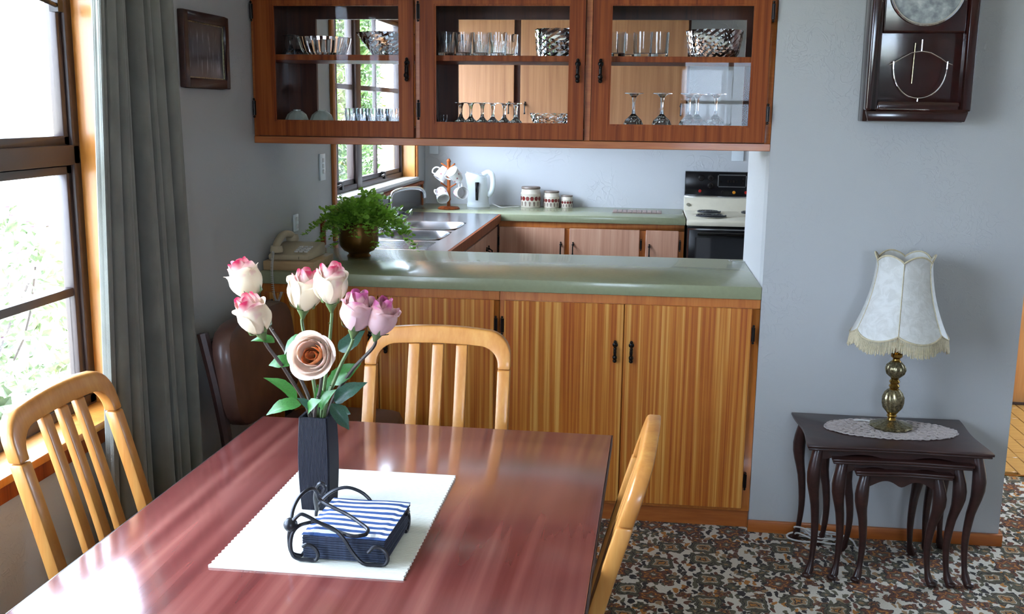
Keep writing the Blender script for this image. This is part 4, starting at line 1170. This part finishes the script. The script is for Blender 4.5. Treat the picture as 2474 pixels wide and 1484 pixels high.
def rose(label, head, axis, kind, scale, bend, leaves, base_dx=(0, 0), stem='stem', spin=0):
    head = Vector(head); axis = Vector(axis).normalized()
    foot = Vector((VB.x+base_dx[0], VB.y+base_dx[1], ZM+.03))
    r_ = thing('rose', label, 'rose', foot, group='roses in the navy vase')
    lip = Vector((VB.x+base_dx[0]*1.5, VB.y+base_dx[1]*1.5, VB.z-.005))
    end = head-axis*.010*scale
    mid = lip.lerp(end, .55)+Vector(bend)
    pts = bez([foot, lip, mid, end-axis*.02, end], 30)
    sm = MB(); sm.tube(pts, [.0042-.0012*i/len(pts) for i in range(len(pts))], 7)
    for k in range(5):
        q = pts[int(len(pts)*(.4+.1*k))]; d = Vector((random.uniform(-1, 1), random.uniform(-1, 1), .3)).normalized()
        sm.tube([q, q+d*.007], [.002, .0003], 5)
    sm.build('stem', M[stem], r_, smooth=True)
    rot = axis.to_track_quat('Z', 'Y')
    for mesh, n, ph in zip(PS[kind], (5, 4, 4, 4, 2) if kind == 'open' else (4, 3, 3, 3, 1), (0, .7, .3, 1.1, 0)):
        for k in range(n):
            o = inst('petal', mesh, r_, head-foot)
            o.rotation_mode = 'QUATERNION'
            o.rotation_quaternion = rot @ Euler((random.uniform(-.09, .09), random.uniform(-.09, .09), spin+ph+2*PI*k/n)).to_quaternion(); o.scale = (scale,)*3
    c_ = inst('calyx', CAL, r_, head-foot); c_.rotation_mode = 'QUATERNION'; c_.rotation_quaternion = rot; c_.scale = (scale,)*3
    for (tip, base, w, mk, roll) in leaves:
        tip = Vector(tip); base = Vector(base); d = tip-base; L = d.length
        yv = d.normalized(); zv = (CAM-base).normalized()*.75+Vector((0, 0, .65)); zv = (zv-yv*zv.dot(yv)).normalized(); xv = yv.cross(zv)
        q = Matrix((xv, yv, zv)).transposed().to_quaternion()
        o = inst('leaf', LEAF[mk], r_, base-foot); o.rotation_mode = 'QUATERNION'; o.rotation_quaternion = q @ Euler((0, roll, 0)).to_quaternion(); o.scale = (L*w, L, L*.9)
    return r_
Y = lambda u, v, y: at(u, v, 1, y)
hb = lambda u, v, y, ax, s_: Y(u, v, y)-Vector(ax).normalized()*.032*s_
ax = (-.42, .0, 1); s_ = 1.12
rose('cream rose at the top left of the bunch', hb(595, 680, -1.74, ax, s_), ax, 'petal', s_, (.012, 0, -.005), [(Y(680, 855, -1.77), Y(735, 812, -1.76), .0+1.0, 'leaf', .5)], (-.008, .008), 'stembrown', .4)
ax = (-.28, -.3, 1); s_ = 1.1
rose('cream rose with crimson edged petals below the top left rose', hb(614, 765, -1.86, ax, s_), ax, 'petal', s_, (.006, 0, 0), [(Y(605, 818, -1.84), Y(664, 828, -1.84), 1.0, 'leaf', .3), (Y(647, 880, -1.83), Y(712, 872, -1.82), 1.0, 'leaf', -.2), (Y(640, 996, -1.83), Y(728, 978, -1.81), .95, 'leaf', .2)], (-.006, -.012), 'stembrown', 1.3)
ax = (.12, -.1, 1); s_ = 1.15
rose('pale cream rose standing left of the upright central rose', hb(735, 706, -1.76, ax, s_), ax, 'petal', s_, (0, 0, 0), [(Y(642, 905, -1.79), Y(716, 972, -1.79), .75, 'leaf', .4), (Y(770, 930, -1.8), Y(770, 985, -1.8), .9, 'leaf', .4)], (-.004, .012), 'stem', 2.0)
ax = (.06, -.12, 1); s_ = 1.1
rose('cream rose with red tips, the upright one in the middle', hb(801, 692, -1.80, ax, s_), ax, 'petal', s_, (.002, 0, 0), [(Y(805, 940, -1.83), Y(775, 990, -1.82), 1.0, 'leaf', -.3), (Y(845, 1040, -1.8), Y(800, 975, -1.8), .8, 'leafdark', .3)], (.004, .004), 'stem', .2)
ax = (.02, -1, .32); s_ = 1.05
rose('open peach rose facing forward, lowest of the bunch', Y(750, 856, -1.93)-Vector(ax).normalized()*.045*s_, ax, 'open', s_, (0, .02, -.01), [(Y(770, 965, -1.86), Y(745, 995, -1.84), 1.1, 'leaf', .1), (Y(640+80, 960, -1.84), Y(752, 992, -1.83), .9, 'leafdark', .1)], (0, -.014), 'stembrown', .5)
ax = (.22, -.1, 1); s_ = 1.08
rose('pink rose with a curled rim right of the middle', hb(862, 757, -1.83, ax, s_), ax, 'petalpink', s_, (-.004, 0, 0), [(Y(880, 800, -1.77), Y(818, 848, -1.78), .9, 'leafdark', .5), (Y(882, 922, -1.8), Y(808, 972, -1.8), .8, 'leafdark', .2)], (.010, -.006), 'stem', 1.0)
ax = (.32, -.1, 1); s_ = 1.0
rose('smaller pink rose at the far right of the bunch', hb(921, 771, -1.82, ax, s_), ax, 'petalpink', s_, (-.008, 0, 0), [(Y(868, 878, -1.79), Y(800, 925, -1.79), .9, 'leaf', .4), (Y(828, 890, -1.76), Y(790, 950, -1.78), .9, 'leaf', -.3), (Y(850, 1000, -1.77), Y(800, 985, -1.79), .9, 'leafdark', .4)], (.012, .006), 'stembrown', 2.4)

# --- napkin holder and napkins
NX0, NX1, NY0, NY1 = .848, .998, -2.045, -1.868
nk = MB(); n = 10; nh = .0042
nm = MB().box(-.075, .075, -.0885, .0885, 0, nh-.0004).mesh('folded_napkin', M['navy'], bevel=.0014)
zc = ZM+.0035
for i in range(n):
    o = inst('folded_napkin', nm, None, ((NX0+NX1)/2+random.uniform(-.0012, .0012), (NY0+NY1)/2+random.uniform(-.0012, .0012), zc+i*nh), (0, 0, -.03+random.uniform(-.006, .006)))
    tag(o, 'dark blue folded napkin in the stack beneath the striped one', 'napkin', 'stacked blue napkins')
tp = MB(); tp.grid(lambda u, v: ((u-.5)*.152, (v-.5)*.179, .0015*math.sin(u*6)*math.sin(v*5)+.002*(1 if .05 < u < .95 and .05 < v < .95 else 0)), 21, 21)
tp.add([(-.076, -.0895, -.0005), (.076, -.0895, -.0005), (.076, .0895, -.0005), (-.076, .0895, -.0005)], [(3, 2, 1, 0)])
tm_ = tp.mesh('striped_napkin', M['stripes'], smooth=True)
o = inst('striped_napkin', tm_, None, ((NX0+NX1)/2, (NY0+NY1)/2, zc+n*nh+.001), (0, 0, -.03))
tag(o, 'blue and white striped napkin on top of the napkin stack', 'napkin', 'stacked blue napkins')
nhold = thing('napkin_holder', 'dark scrolled wire napkin holder with a ball weight', 'napkin holder', ((NX0+NX1)/2, (NY0+NY1)/2, ZM))
def wire(pts, name='scroll', r=.0034, nn=50):
    return MB().tube(bez(pts, nn), r, 8).build(name, M['wire'], nhold, smooth=True)
yf = NY0-.009
def spiral(cx, cz, r0, a0, a1, y, n=14):
    return [(cx+r0*(1-.35*i/n)*math.cos(a0+(a1-a0)*i/n), y, cz+r0*(1-.35*i/n)*math.sin(a0+(a1-a0)*i/n)) for i in range(n+1)]
zb = ZM+.0036
def AY(u, v, y):
    p = at(u, v, 1, y); p.z = max(p.z, ZM+.0042); return p
ztop = zc+n*nh+.0085
def AZ(u, v, z): return at(u, v, 2, z)
eye = AZ(884, 1292, ztop)
bl = AY(702, 1268, yf)
# right-hand front scroll: curl, sweep up across the stack, over to the ball
wire([AY(u, v, yf-.002) for u, v in ((889, 1336), (905, 1322), (926, 1330), (937, 1349), (929, 1365), (905, 1373), (877, 1362), (852, 1336), (830, 1302), (805, 1278), (768, 1262), (743, 1248), (725, 1243), (709, 1257))])
# left-hand front scroll: curl, round the corner, then back over the stack to the eye
q_ = [AY(u, v, yf+.001) for u, v in ((731, 1321), (743, 1316), (759, 1324), (768, 1340), (762, 1355), (743, 1364), (725, 1359), (708, 1343), (702, 1318), (706, 1290))]
wire(q_+[AY(720, 1272, yf+.002), AZ(743, 1264, ztop+.006), AZ(765, 1261, ztop+.007), AZ(790, 1273, ztop+.004), AZ(821, 1287, ztop+.001), AZ(855, 1296, ztop), eye], 'scroll', .0034, 70)
# hold-down arm arching from the ball to the eye
wire([bl, AY(708, 1232, yf+.012), AY(722, 1203, yf+.03), AY(740, 1186, yf+.045), AY(756, 1181, yf+.06), AY(765, 1190, yf+.07), AY(772, 1207, yf+.078), AZ(800, 1224, ztop+.024), AZ(840, 1244, ztop+.015), AZ(870, 1264, ztop+.007), AZ(889, 1280, ztop+.002), eye], 'hold_down_arm', .0034, 70)
yb_ = NY1+.010
wire([AY(764, 1262, yb_), AY(766, 1232, yb_), AY(780, 1207, yb_), AY(806, 1186, yb_), AY(838, 1178, yb_), AY(870, 1188, yb_), AY(892, 1206, yb_), AY(904, 1228, yb_), AY(908, 1262, yb_)], 'rear_arch')
wire([AY(766, 1232, yb_), AY(762, 1205, yb_-.03), AY(766, 1180, yb_-.045), AY(775, 1168, yb_-.05), AY(785, 1178, yb_-.05), AY(778, 1192, yb_-.05), AY(768, 1186, yb_-.05)], 'finial', .0042)
sc_ = AY(988, 1262, NY1-.03)
wire([(sc_.x-.004, sc_.y+.018*math.cos(t), sc_.z+.018*math.sin(t)) for t in [(-2.2+i*.45) for i in range(10)]], 'side_curl', .0034, 30)
xl = bl.x
wire([bl, Vector((xl-.006, yf+.006, zb+.035)), Vector((xl-.003, yf+.01, zb+.008)), Vector((xl+.012, yf+.016, zb))], 'upright')
base = MB(); base.tube([(xl+.012, yf+.016, zb), (NX0-.006, NY1-.03, zb), (NX0+.01, yb_, zb), (NX0+.1, yb_, zb)], .0030, 8)
base.tube([AY(908, 1262, yb_), (AY(908, 1262, yb_).x, yb_, zb)], .003, 8).tube([AY(764, 1262, yb_), (AY(764, 1262, yb_).x, yb_, zb)], .003, 8)
base.build('base_wire', M['wire'], nhold, smooth=True)
MB().ball(bl, .0125, 16).build('ball_weight', M['wire'], nhold, smooth=True)

# ================================================================== things on the near counter
ZC = .9202
ps = MB().box(.006, .205, .03, .285, ZC, ZC+.035).build('wooden_block', M['palewood'], None, bevel=.003)
tag(ps, 'flat pale wooden box under the telephone on the counter', 'box')
ph = thing('telephone', 'old cream corded telephone at the left end of the counter', 'telephone', (.10, .155, ZC+.0355), 0)
pb = MB(); pb.prism([(-.105, 0), (.105, 0), (.105, .048), (.06, .05), (-.105, .022)], 0, -.08, .08)
pb.build('body', M['beige'], ph, bevel=.006, seg=3, local=True)
km = MB().box(-.007, .007, -.006, .006, 0, .006).mesh('key', M['china'], bevel=.001, seg=1)
for i in range(3):
    for j in range(4): inst('key', km, ph, (.022+i*.019, -.075+j*.02, .030+.0033*j), (.165, 0, 0))
hs = MB(); hs.tube(bez([(-.05, -.10, .045), (-.052, -.08, .062), (-.055, -.02, .082), (-.055, .03, .085), (-.052, .08, .075), (-.05, .10, .062)], 24), [.016]*4+[.0135]*13+[.016]*20 if False else .0145, 10)
hs.lathe([(.0, -.012), (.024, -.012), (.026, -.004), (.022, .012), (0, .014)], (-.05, -.095, .042), 16).lathe([(.0, -.012), (.024, -.012), (.026, -.004), (.022, .012), (0, .014)], (-.05, .092, .063), 16)
hs.build('handset', M['beige'], ph, smooth=True, local=True)
co = MB(); pts = []
path = bez([(-.055, -.115, .035), (-.05, -.145, .0), (-.045, -.165, -.05), (-.035, -.178, -.12), (-.02, -.182, -.145), (-.005, -.178, -.11)], 60)
for i in range(len(path)*6):
    p = path[i//6]; a = i*2*PI/6; pts.append((p.x+.0045*math.cos(a), p.y+.0045*math.sin(a), p.z+.002*(i % 6)/6))
co.tube(pts, .0014, 4); co.build('coiled_cord', M['wirewhite'], ph, local=True)
jk = MB().box(.0395, .0405, -.1065, -.1052, .006, .016).build('line_socket', M['black'], ph, local=True)

pp = thing('potted_fern', 'bushy maidenhair fern in a round brass pot on the counter', 'potted plant', (.262, .46, ZC))
MB().lathe([(0, 0), (.048, 0), (.05, .004), (.042, .012), (.044, .018), (.062, .026), (.077, .045), (.082, .07), (.082, .10), (.077, .128), (.073, .14), (.076, .146), (.072, .147), (.069, .138), (.074, .10), (.06, .05), (0, .04)], (0, 0, 0), 36).build('pot', M['potbrass'], pp, smooth=True, local=True)
MB().lathe([(0, .12), (.072, .122), (.0, .128)], (0, 0, 0), 20).build('soil', M['soil'], pp, local=True)
def frond_mesh(seed, L, droop):
    rnd = random.Random(seed); b = MB(); pts = []
    for i in range(9):
        t = i/8; pts.append(Vector((L*(t-.12*t*t), .01*math.sin(t*5+seed), L*(.95*t-droop*t*t))))
    b.tube(pts, [.0012-.0008*i/9 for i in range(9)], 4)
    for i in range(2, 9):
        for s in (-1, 1):
            for q in range(2):
                p = pts[i].lerp(pts[i-1], .5*q); ln = .028*(1.1-.5*i/9)*rnd.uniform(.6, 1.25)
                d = (Vector((.4, s*rnd.uniform(.5, 1.1), rnd.uniform(-.5, .4)))).normalized()
                for e in range(2):
                    c_ = p+d*ln*(.45+.55*e); w = .0085*rnd.uniform(.75, 1.25)
                    nrm = Vector((rnd.gauss(0, .5), rnd.gauss(0, .5), 1)).normalized(); x = nrm.cross(d).normalized(); f = x.cross(nrm)
                    b.add([c_-f*w*.8, c_+x*w*.9+f*w*.2, c_+x*w*.45+f*w*.95, c_-x*w*.45+f*w*.95, c_-x*w*.9+f*w*.2], [(0, 1, 2, 3, 4)])
    return b.mesh('frond', M['fern'])
FR = [frond_mesh(i, .105+.016*(i % 4), .75+.25*(i % 3)) for i in range(8)]+[frond_mesh(20+i, .145+.01*i, 1.38+.08*i) for i in range(4)]
rnd = random.Random(3)
for i in range(74):
    me = FR[i % 12]; az = i*2.399+rnd.uniform(-.2, .2)
    el = rnd.uniform(-.75, .15)-(.35 if math.sin(az) < -.4 else 0)
    o = inst('frond', me, pp, (.03*math.cos(az), .03*math.sin(az), .125), (0, el, az)); k = rnd.uniform(.85, 1.2)*(1.15 if math.cos(az) > .2 else 1.0); o.scale = (k, k, k*.95)
kr = at(1782, 632, 2, ZC)
kk = MB(); kk.tube([(kr.x-.03+.010*math.cos(t*PI/6), kr.y+.010*math.sin(t*PI/6), ZC+.0022) for t in range(12)], .0016, 5, closed=True)
kk.box(kr.x-.022, kr.x+.022, kr.y-.004, kr.y+.003, ZC+.0001, ZC+.0028).box(kr.x-.01, kr.x+.03, kr.y-.014, kr.y-.008, ZC+.0001, ZC+.0028)
tag(kk.build('metal_clip', M['steel'], None), 'tiny grey metal piece at the right end of the green counter', 'clip')

# ================================================================== things on the kitchen benches
ZB = .9102
mt = thing('mug_tree', 'turned wooden mug tree on the kitchen bench', 'mug tree', (.225, 2.70, ZB))
MB().lathe([(0, 0), (.068, 0), (.07, .006), (.06, .014), (.02, .018), (0, .018)], (0, 0, 0), 28).build('base', M['cab'], mt, smooth=True, local=True)
MB().lathe([(.012, .016), (.010, .05), (.014, .06), (.011, .075), (.0115, .2), (.014, .21), (.01, .22), (.011, .29), (.015, .298), (.008, .312), (0, .315)], (0, 0, 0), 16).build('post', M['cab'], mt, smooth=True, local=True)
MUG = []
def mug_mesh():
    b = MB().lathe([(0, 0), (.024, 0), (.026, .002), (.03, .02), (.033, .045), (.0335, .07), (.031, .07), (.0305, .045), (.0275, .02), (0, .006)], (0, 0, 0), 28).mesh('body', M['china'], smooth=True)
    h = MB().tube(bez([(.032, 0, .058), (.046, 0, .06), (.054, 0, .045), (.048, 0, .026), (.031, 0, .018)], 20), .0038, 8).mesh('handle', M['china'], smooth=True)
    d = MB()
    for k in range(9):
        t = k*.7; d.add([Vector((.0334*math.cos(t+a_), .0334*math.sin(t+a_), .035+.012*math.sin(k*2.1)+z_)) for a_, z_ in ((0, -.006), (.18, 0), (0, .006), (-.18, 0))], [(0, 1, 2, 3)])
    return b, h, d.mesh('flower_decoration', M['mugred'])
M['mugred'] = plain('faded_red_print', '#a4626a', .3, .3, 60)
mb_, mh_, md_ = mug_mesh()
def mug(label, u, v, y, axis, hz):
    p = at(u, v, 1, y); ax = Vector(axis).normalized(); q = ax.to_track_quat('Z', 'Y') @ Euler((0, 0, hz)).to_quaternion()
    o = bpy.data.objects.new('mug', None); COL.objects.link(o); o.rotation_mode = 'QUATERNION'; o.rotation_quaternion = q; o.location = p-ax*.041
    tag(o, label, 'mug', 'white mugs on the mug tree')
    for n_, me in (('body', mb_), ('handle', mh_), ('flower_decoration', md_)): inst(n_, me, o, scale=(1.18, 1.18, 1.18))
pegs = MB()
mug('white mug at the upper left of the mug tree', 1069, 420, 2.71, (-.5, -.3, -.75), 1.9)
mug('white flowered mug at the upper right of the mug tree', 1100, 424, 2.63, (-.45, -.6, .62), 3.6)
mug('white mug at the lower left of the mug tree, mouth facing out', 1068, 470, 2.64, (.35, -.75, -.62), 2.6)
mug('white mug at the lower right of the mug tree', 1112, 466, 2.66, (.5, -.75, .05), 1.57)
for p, q in (((0, 0, .255), (-.05, .01, .285)), ((0, 0, .25), (.045, -.04, .285)), ((0, 0, .13), (-.045, -.03, .165)), ((0, 0, .13), (.05, -.02, .16))):
    pegs.tube([p, q], [.005, .0045], 8)
pegs.build('pegs', M['cab'], mt, smooth=True, local=True)

kt = thing('kettle', 'white plastic electric jug kettle with a dark water gauge', 'kettle', (.383, 2.90, ZB))
def kp_(u, v):
    t = u*2*PI; z = .225*v
    rx = .070-.008*v+(-.012 if v > .92 else 0); ry = .055-.008*v
    if v < .12: rx += .004; ry += .004
    x = rx*math.cos(t); y = ry*math.sin(t)
    if math.cos(t) < -.6 and v > .55: x -= .018*((v-.55)/.45)*(-math.cos(t)-.6)/.4
    return (x-.012*v+.0, y, z-(.028*((x+.07)/.14) if v > .8 else 0)*((v-.8)/.2 if v > .8 else 0))
kb_ = MB().grid(kp_, 40, 26, cu=True)
top = [kp_(i/40, 1) for i in range(40)]; kb_.add(top, [tuple(range(40))]); kb_.add([kp_(i/40, 0) for i in range(40)], [tuple(reversed(range(40)))])
kb_.build('body', M['plastic'], kt, smooth=True, local=True)
MB().tube(bez([(.028, 0, .205), (.06, 0, .222), (.088, 0, .205), (.094, 0, .15), (.085, 0, .10), (.062, 0, .07)], 30), .0145, 10, flat=1.2).build('handle', M['plastic'], kt, smooth=True, local=True)
MB().prism([(-.010, .045), (.006, .045), (.012, .16), (-.014, .16)], 1, -.0585, -.046).build('water_gauge', M['black'], kt, bevel=.002, local=True)
MB().tube(bez([(.08, .02, .02), (.12, .0, .008), (.155, -.04, .003), (.2, -.02, .003), (.26, .02, .003)], 24), .0035, 6).build('flex', M['wirewhite'], kt, smooth=True, local=True)
M['canred'] = plain('dark_red_glaze', '#6e1d16', .3, .3, 30)
M['canister'] = plain('cream_glaze', '#cbbfae', .3, .05, 30, coat=.3)
M['lid'] = plain('brown_wood_lid', '#7c6a5e', .4, .15, 40)
def canister(label, x, y, r, h):
    c_ = thing('canister', label, 'canister', (x, y, ZB), group='kitchen canisters')
    MB().lathe([(0, 0), (r*.94, 0), (r, .006), (r, h*.62), (r*1.03, h*.66), (r*.95, h*.74), (r*.93, h*.88), (0, h*.88)], (0, 0, 0), 36).build('jar', M['canister'], c_, smooth=True, local=True)
    MB().lathe([(0, h*.885), (r*.9, h*.885), (r*.97, h*.92), (r*.97, h*.96), (r*.92, h), (0, h)], (0, 0, 0), 36).build('lid', M['lid'], c_, smooth=True, local=True)
    d = MB(); n = 14
    for k in range(n):
        t = 2*PI*k/n; rr = r+.0012; hw_ = PI/n*.86
        d.add([(rr*math.cos(t+hw_*math.cos(q*2*PI/12)), rr*math.sin(t+hw_*math.cos(q*2*PI/12)), h*.44+h*.105*math.sin(q*2*PI/12)) for q in range(12)], [tuple(range(12))])
    d.build('oval_band', M['canred'], c_, local=True)
    e = MB()
    for k in range(n):
        t = 2*PI*(k+.5)/n; rr = r+.001
        for z0, z1_ in ((.08, .26),):
            e.add([(rr*math.cos(t-.06), rr*math.sin(t-.06), h*z0), (rr*math.cos(t+.06), rr*math.sin(t+.06), h*z0), (rr*math.cos(t+.11), rr*math.sin(t+.11), h*z1_), (rr*math.cos(t), rr*math.sin(t), h*(z1_+.05)), (rr*math.cos(t-.11), rr*math.sin(t-.11), h*z1_)], [(0, 1, 2, 3, 4)])
    e.build('leaf_band', M['lid'], c_, local=True)
canister('largest cream canister with red ovals, nearest the kettle', .718, 2.95, .064, .133)
canister('middle cream canister with red ovals', .852, 2.965, .051, .107)
canister('smallest cream canister with red ovals, at the right of the row', .950, 2.98, .040, .080)
tv = thing('tile_trivet', 'low rack of pink-grey tiles lying on the back worktop', 'trivet', (1.405, 2.77, ZB))
MB().box(-.152, .152, -.078, .078, 0, .004).build('base', M['lid'], tv, local=True)
tl = MB().box(-.0125, .0125, -.034, .034, .0042, .009).mesh('tile', M['trivet'], bevel=.0012, seg=1)
for i in range(10):
    for j in range(2): inst('tile', tl, tv, (-.1365+i*.0303, -.038+j*.076, 0))
tp_ = thing('sink_tap', 'chrome swan-neck tap standing behind the sink', 'tap', (.055, 1.86, .9102))
MB().lathe([(0, 0), (.024, 0), (.024, .01), (.016, .016), (.015, .06), (0, .062)], (0, 0, 0), 18).build('base', M['chrome'], tp_, smooth=True, local=True)
MB().tube(bez([(0, 0, .05), (0, 0, .12), (.012, .01, .16), (.05, .03, .178), (.10, .06, .185), (.145, .085, .183), (.165, .095, .165), (.17, .098, .13)], 40), .0105, 10).build('spout', M['chrome'], tp_, smooth=True, local=True)
for s_ in (-1, 1):
    k_ = MB().lathe([(.012, 0), (.012, .03), (.02, .034), (.02, .05), (0, .054)], (0, s_*.11, 0), 12).build('tap_handle', M['chrome'], tp_, smooth=True, local=True)

# ================================================================== glassware in the overhead cabinet
ZF, ZS = 1.4605, 1.7185
def gl_tumbler(h, r, flute=20, amp=.03):
    return MB().lathe([(0, 0), (r*.82, 0), (r*.86, .004), (r*.9, h*.3), (r*.95, h*.7), (r, h), (r*.94, h), (r*.88, h*.6), (r*.8, .012), (0, .010)], (0, 0, 0), flute*2,
                      lambda t, k: 1+(amp*math.cos(flute*t) if 0 < k < 5 else 0)).mesh('tumbler', M['glass'], smooth=True)
def gl_plain(h, r):
    return MB().lathe([(0, 0), (r*.9, 0), (r*.93, .004), (r, h), (r*.95, h), (r*.87, .014), (0, .012)], (0, 0, 0), 28).mesh('tumbler', M['glass'], smooth=True)
def gl_goblet(h, rf, rb):
    """stemmed glass standing upside down"""
    return MB().lathe([(rb*.93, 0), (rb, 0), (rb*.98, h*.14), (rb*.8, h*.28), (rb*.4, h*.38), (.0075, h*.44), (.0048, h*.55), (.0055, h*.75), (.008, h*.88), (rf*.5, h*.955), (rf, h*.975), (rf, h*.99), (rf*.5, h), (0, h)], (0, 0, 0), 24, lambda t, k: 1+(.045*math.cos(12*t+k*PI) if k in (1, 2, 3, 4, 6, 7) else 0)).lathe([(rb*.93, 0), (rb*.9, h*.13), (rb*.7, h*.26), (rb*.3, h*.345), (0, h*.365)], (0, 0, 0), 24).mesh('goblet', M['glass'], smooth=False)
def gl_bowl(h, r0, r1, n=16, amp=.05, tw=.5, flare=1.0):
    K = 8; prof = []
    for k in range(K+1): t = k/K; prof.append((r0+(r1-r0)*t**flare, h*(.03+.97*t)))
    outer = [(0, 0), (r0*.9, 0)]+prof; inner = [(r-.005, z) for r, z in reversed(prof)]+[(0, .012)]
    return MB().lathe(outer+inner, (0, 0, 0), n*2, lambda t, k: 1+(amp*math.cos(n*t+k*PI*tw) if 1 < k < K+3 else 0)).mesh('bowl', M['crystal'], smooth=False)
def put(name, mesh, u, y, z, label, cat, group=None, rot=0, vref=140):
    p = at(u, vref, 1, y); o = inst(name, mesh, None, (p.x, y, z), (0, 0, rot)); tag(o, label, cat, group); return o
# bay 1, upper
sm_ = gl_goblet(.085, .02, .022)
for i, u in enumerate((686, 704, 720)):
    put('small_goblet', sm_, u, .295-.03*(i % 2), ZS, ('leftmost', 'middle', 'rightmost')[i]+' of the small stemmed glasses in the dark upper left corner', 'glass', 'dim stemmed glasses, upper left shelf')
put('ribbed_bowl', gl_bowl(.066, .07, .098, 26, .025, 0, .5), 785, .14, ZS, 'shallow vertically ribbed glass bowl on the upper left shelf', 'bowl')
put('cut_glass_bowl', gl_bowl(.085, .045, .105, 16, .05, 1, .9), 932, .17, ZS, 'flared cut glass bowl before the kitchen window on the upper left shelf', 'bowl')
# bay 1, lower: fluted white dishes and small glasses
M['opal'] = plain('opal_white_glass', '#a9b3ab', .2, .1, 30, coat=.4)
dm_ = MB().lathe([(.045, 0), (.047, .0), (.043, .02), (.034, .042), (.018, .055), (.014, .055), (.014, .06), (0, .06)], (0, 0, 0), 36, lambda t, k: 1+.06*math.cos(9*t)*(1 if k < 5 else 0)).mesh('fluted_dish', M['opal'], smooth=True)
for i, u in enumerate((715, 714, 776, 774)):
    put('fluted_dish', dm_, u, (.27, .12, .27, .12)[i], ZF, ('leftmost upturned white dish, back row of the lower left corner', 'upturned white dish, left one of the front row in the lower left corner', 'upturned white dish behind the others in the lower left corner', 'rightmost upturned white dish in the lower left corner')[i], 'dish', 'upturned white dishes')
sg = gl_tumbler(.068, .027, 14, .05)
for i, u in enumerate((848, 872, 898, 922, 948)):
    for j in range(2): put('small_tumbler', sg, u+8*j, .10+.12*j, ZF, (('first', 'second', 'third', 'fourth', 'fifth')[i]+' small fluted glass from the left in the front row before the window') if j == 0 else 'small fluted glass in the back row before the window', 'glass', 'small fluted glasses, lower left shelf')
# bay 2, upper
tf = gl_tumbler(.083, .031, 16, .035)
for i, u in enumerate((1078, 1120, 1162, 1204, 1232)):
    if i < 4: put('tumbler', tf, u, .09, ZS, ('first', 'second', 'third', 'fourth')[i]+' fluted tumbler from the left, front row of the middle upper shelf', 'tumbler', 'fluted tumblers, middle upper shelf')
    if i != 3: put('tumbler', tf, min(u+12, 1232), .19, ZS, 'fluted tumbler in the back row of the middle upper shelf', 'tumbler', 'fluted tumblers, middle upper shelf', .1)
put('crystal_bowl', gl_bowl(.10, .072, .078, 12, .05, 1, 1), 1345, .17, ZS, 'deep cut crystal bowl right of the middle shelf tumblers', 'bowl')
# bay 2, lower
put('shot_glass', gl_tumbler(.048, .02, 12, .04), 1068, .10, ZF, 'single small blue tinted glass at the left of the lower middle shelf', 'glass')
gs = gl_goblet(.094, .023, .026)
for i, u in enumerate((1114, 1138, 1166, 1192, 1220, 1248)):
    put('goblet', gs, u, .12+.07*(i % 2), ZF, ('first', 'second', 'third', 'fourth', 'fifth', 'sixth')[i]+' small upturned stemmed glass from the left on the lower middle shelf', 'goblet', 'small upturned goblets')
bo = gl_bowl(.058, .05, .075, 14, .04, .5, .7)
o = put('boat_dish', bo, 1332, .17, ZF, 'boat shaped glass dish right of the small goblets', 'dish'); o.scale = (1, .7, 1)
# bay 3
tpn = gl_plain(.086, .034)
for i, u in enumerate((1488, 1512, 1552, 1592)):
    put('straight_tumbler', tpn, u, .10 if i != 1 else .19, ZS, ('leftmost straight tumbler on the right upper shelf', 'straight tumbler behind the others on the right upper shelf', 'third straight tumbler from the left on the right upper shelf', 'rightmost straight tumbler on the right upper shelf')[i], 'tumbler', 'straight tumblers, right upper shelf')
put('large_crystal_bowl', gl_bowl(.097, .075, .098, 20, .04, 1, .45), 1724, .17, ZS, 'large cut crystal bowl at the right of the upper shelf', 'bowl')
gb = gl_goblet(.135, .035, .036)
for i, u in enumerate((1535, 1604, 1670, 1735)):
    put('wine_goblet', gb, u, .12, ZF, ('upturned wine glass, leftmost on the lower right shelf', 'upturned wine glass, second from the left on the lower right shelf', 'upturned wine glass, third from the left on the lower right shelf', 'upturned wine glass, rightmost in the row on the lower right shelf')[i], 'wine glass', 'large upturned wine glasses')
put('wine_goblet', gb, 1690, .25, ZF, 'upturned wine glass in the back row of the lower right shelf', 'wine glass', 'large upturned wine glasses')
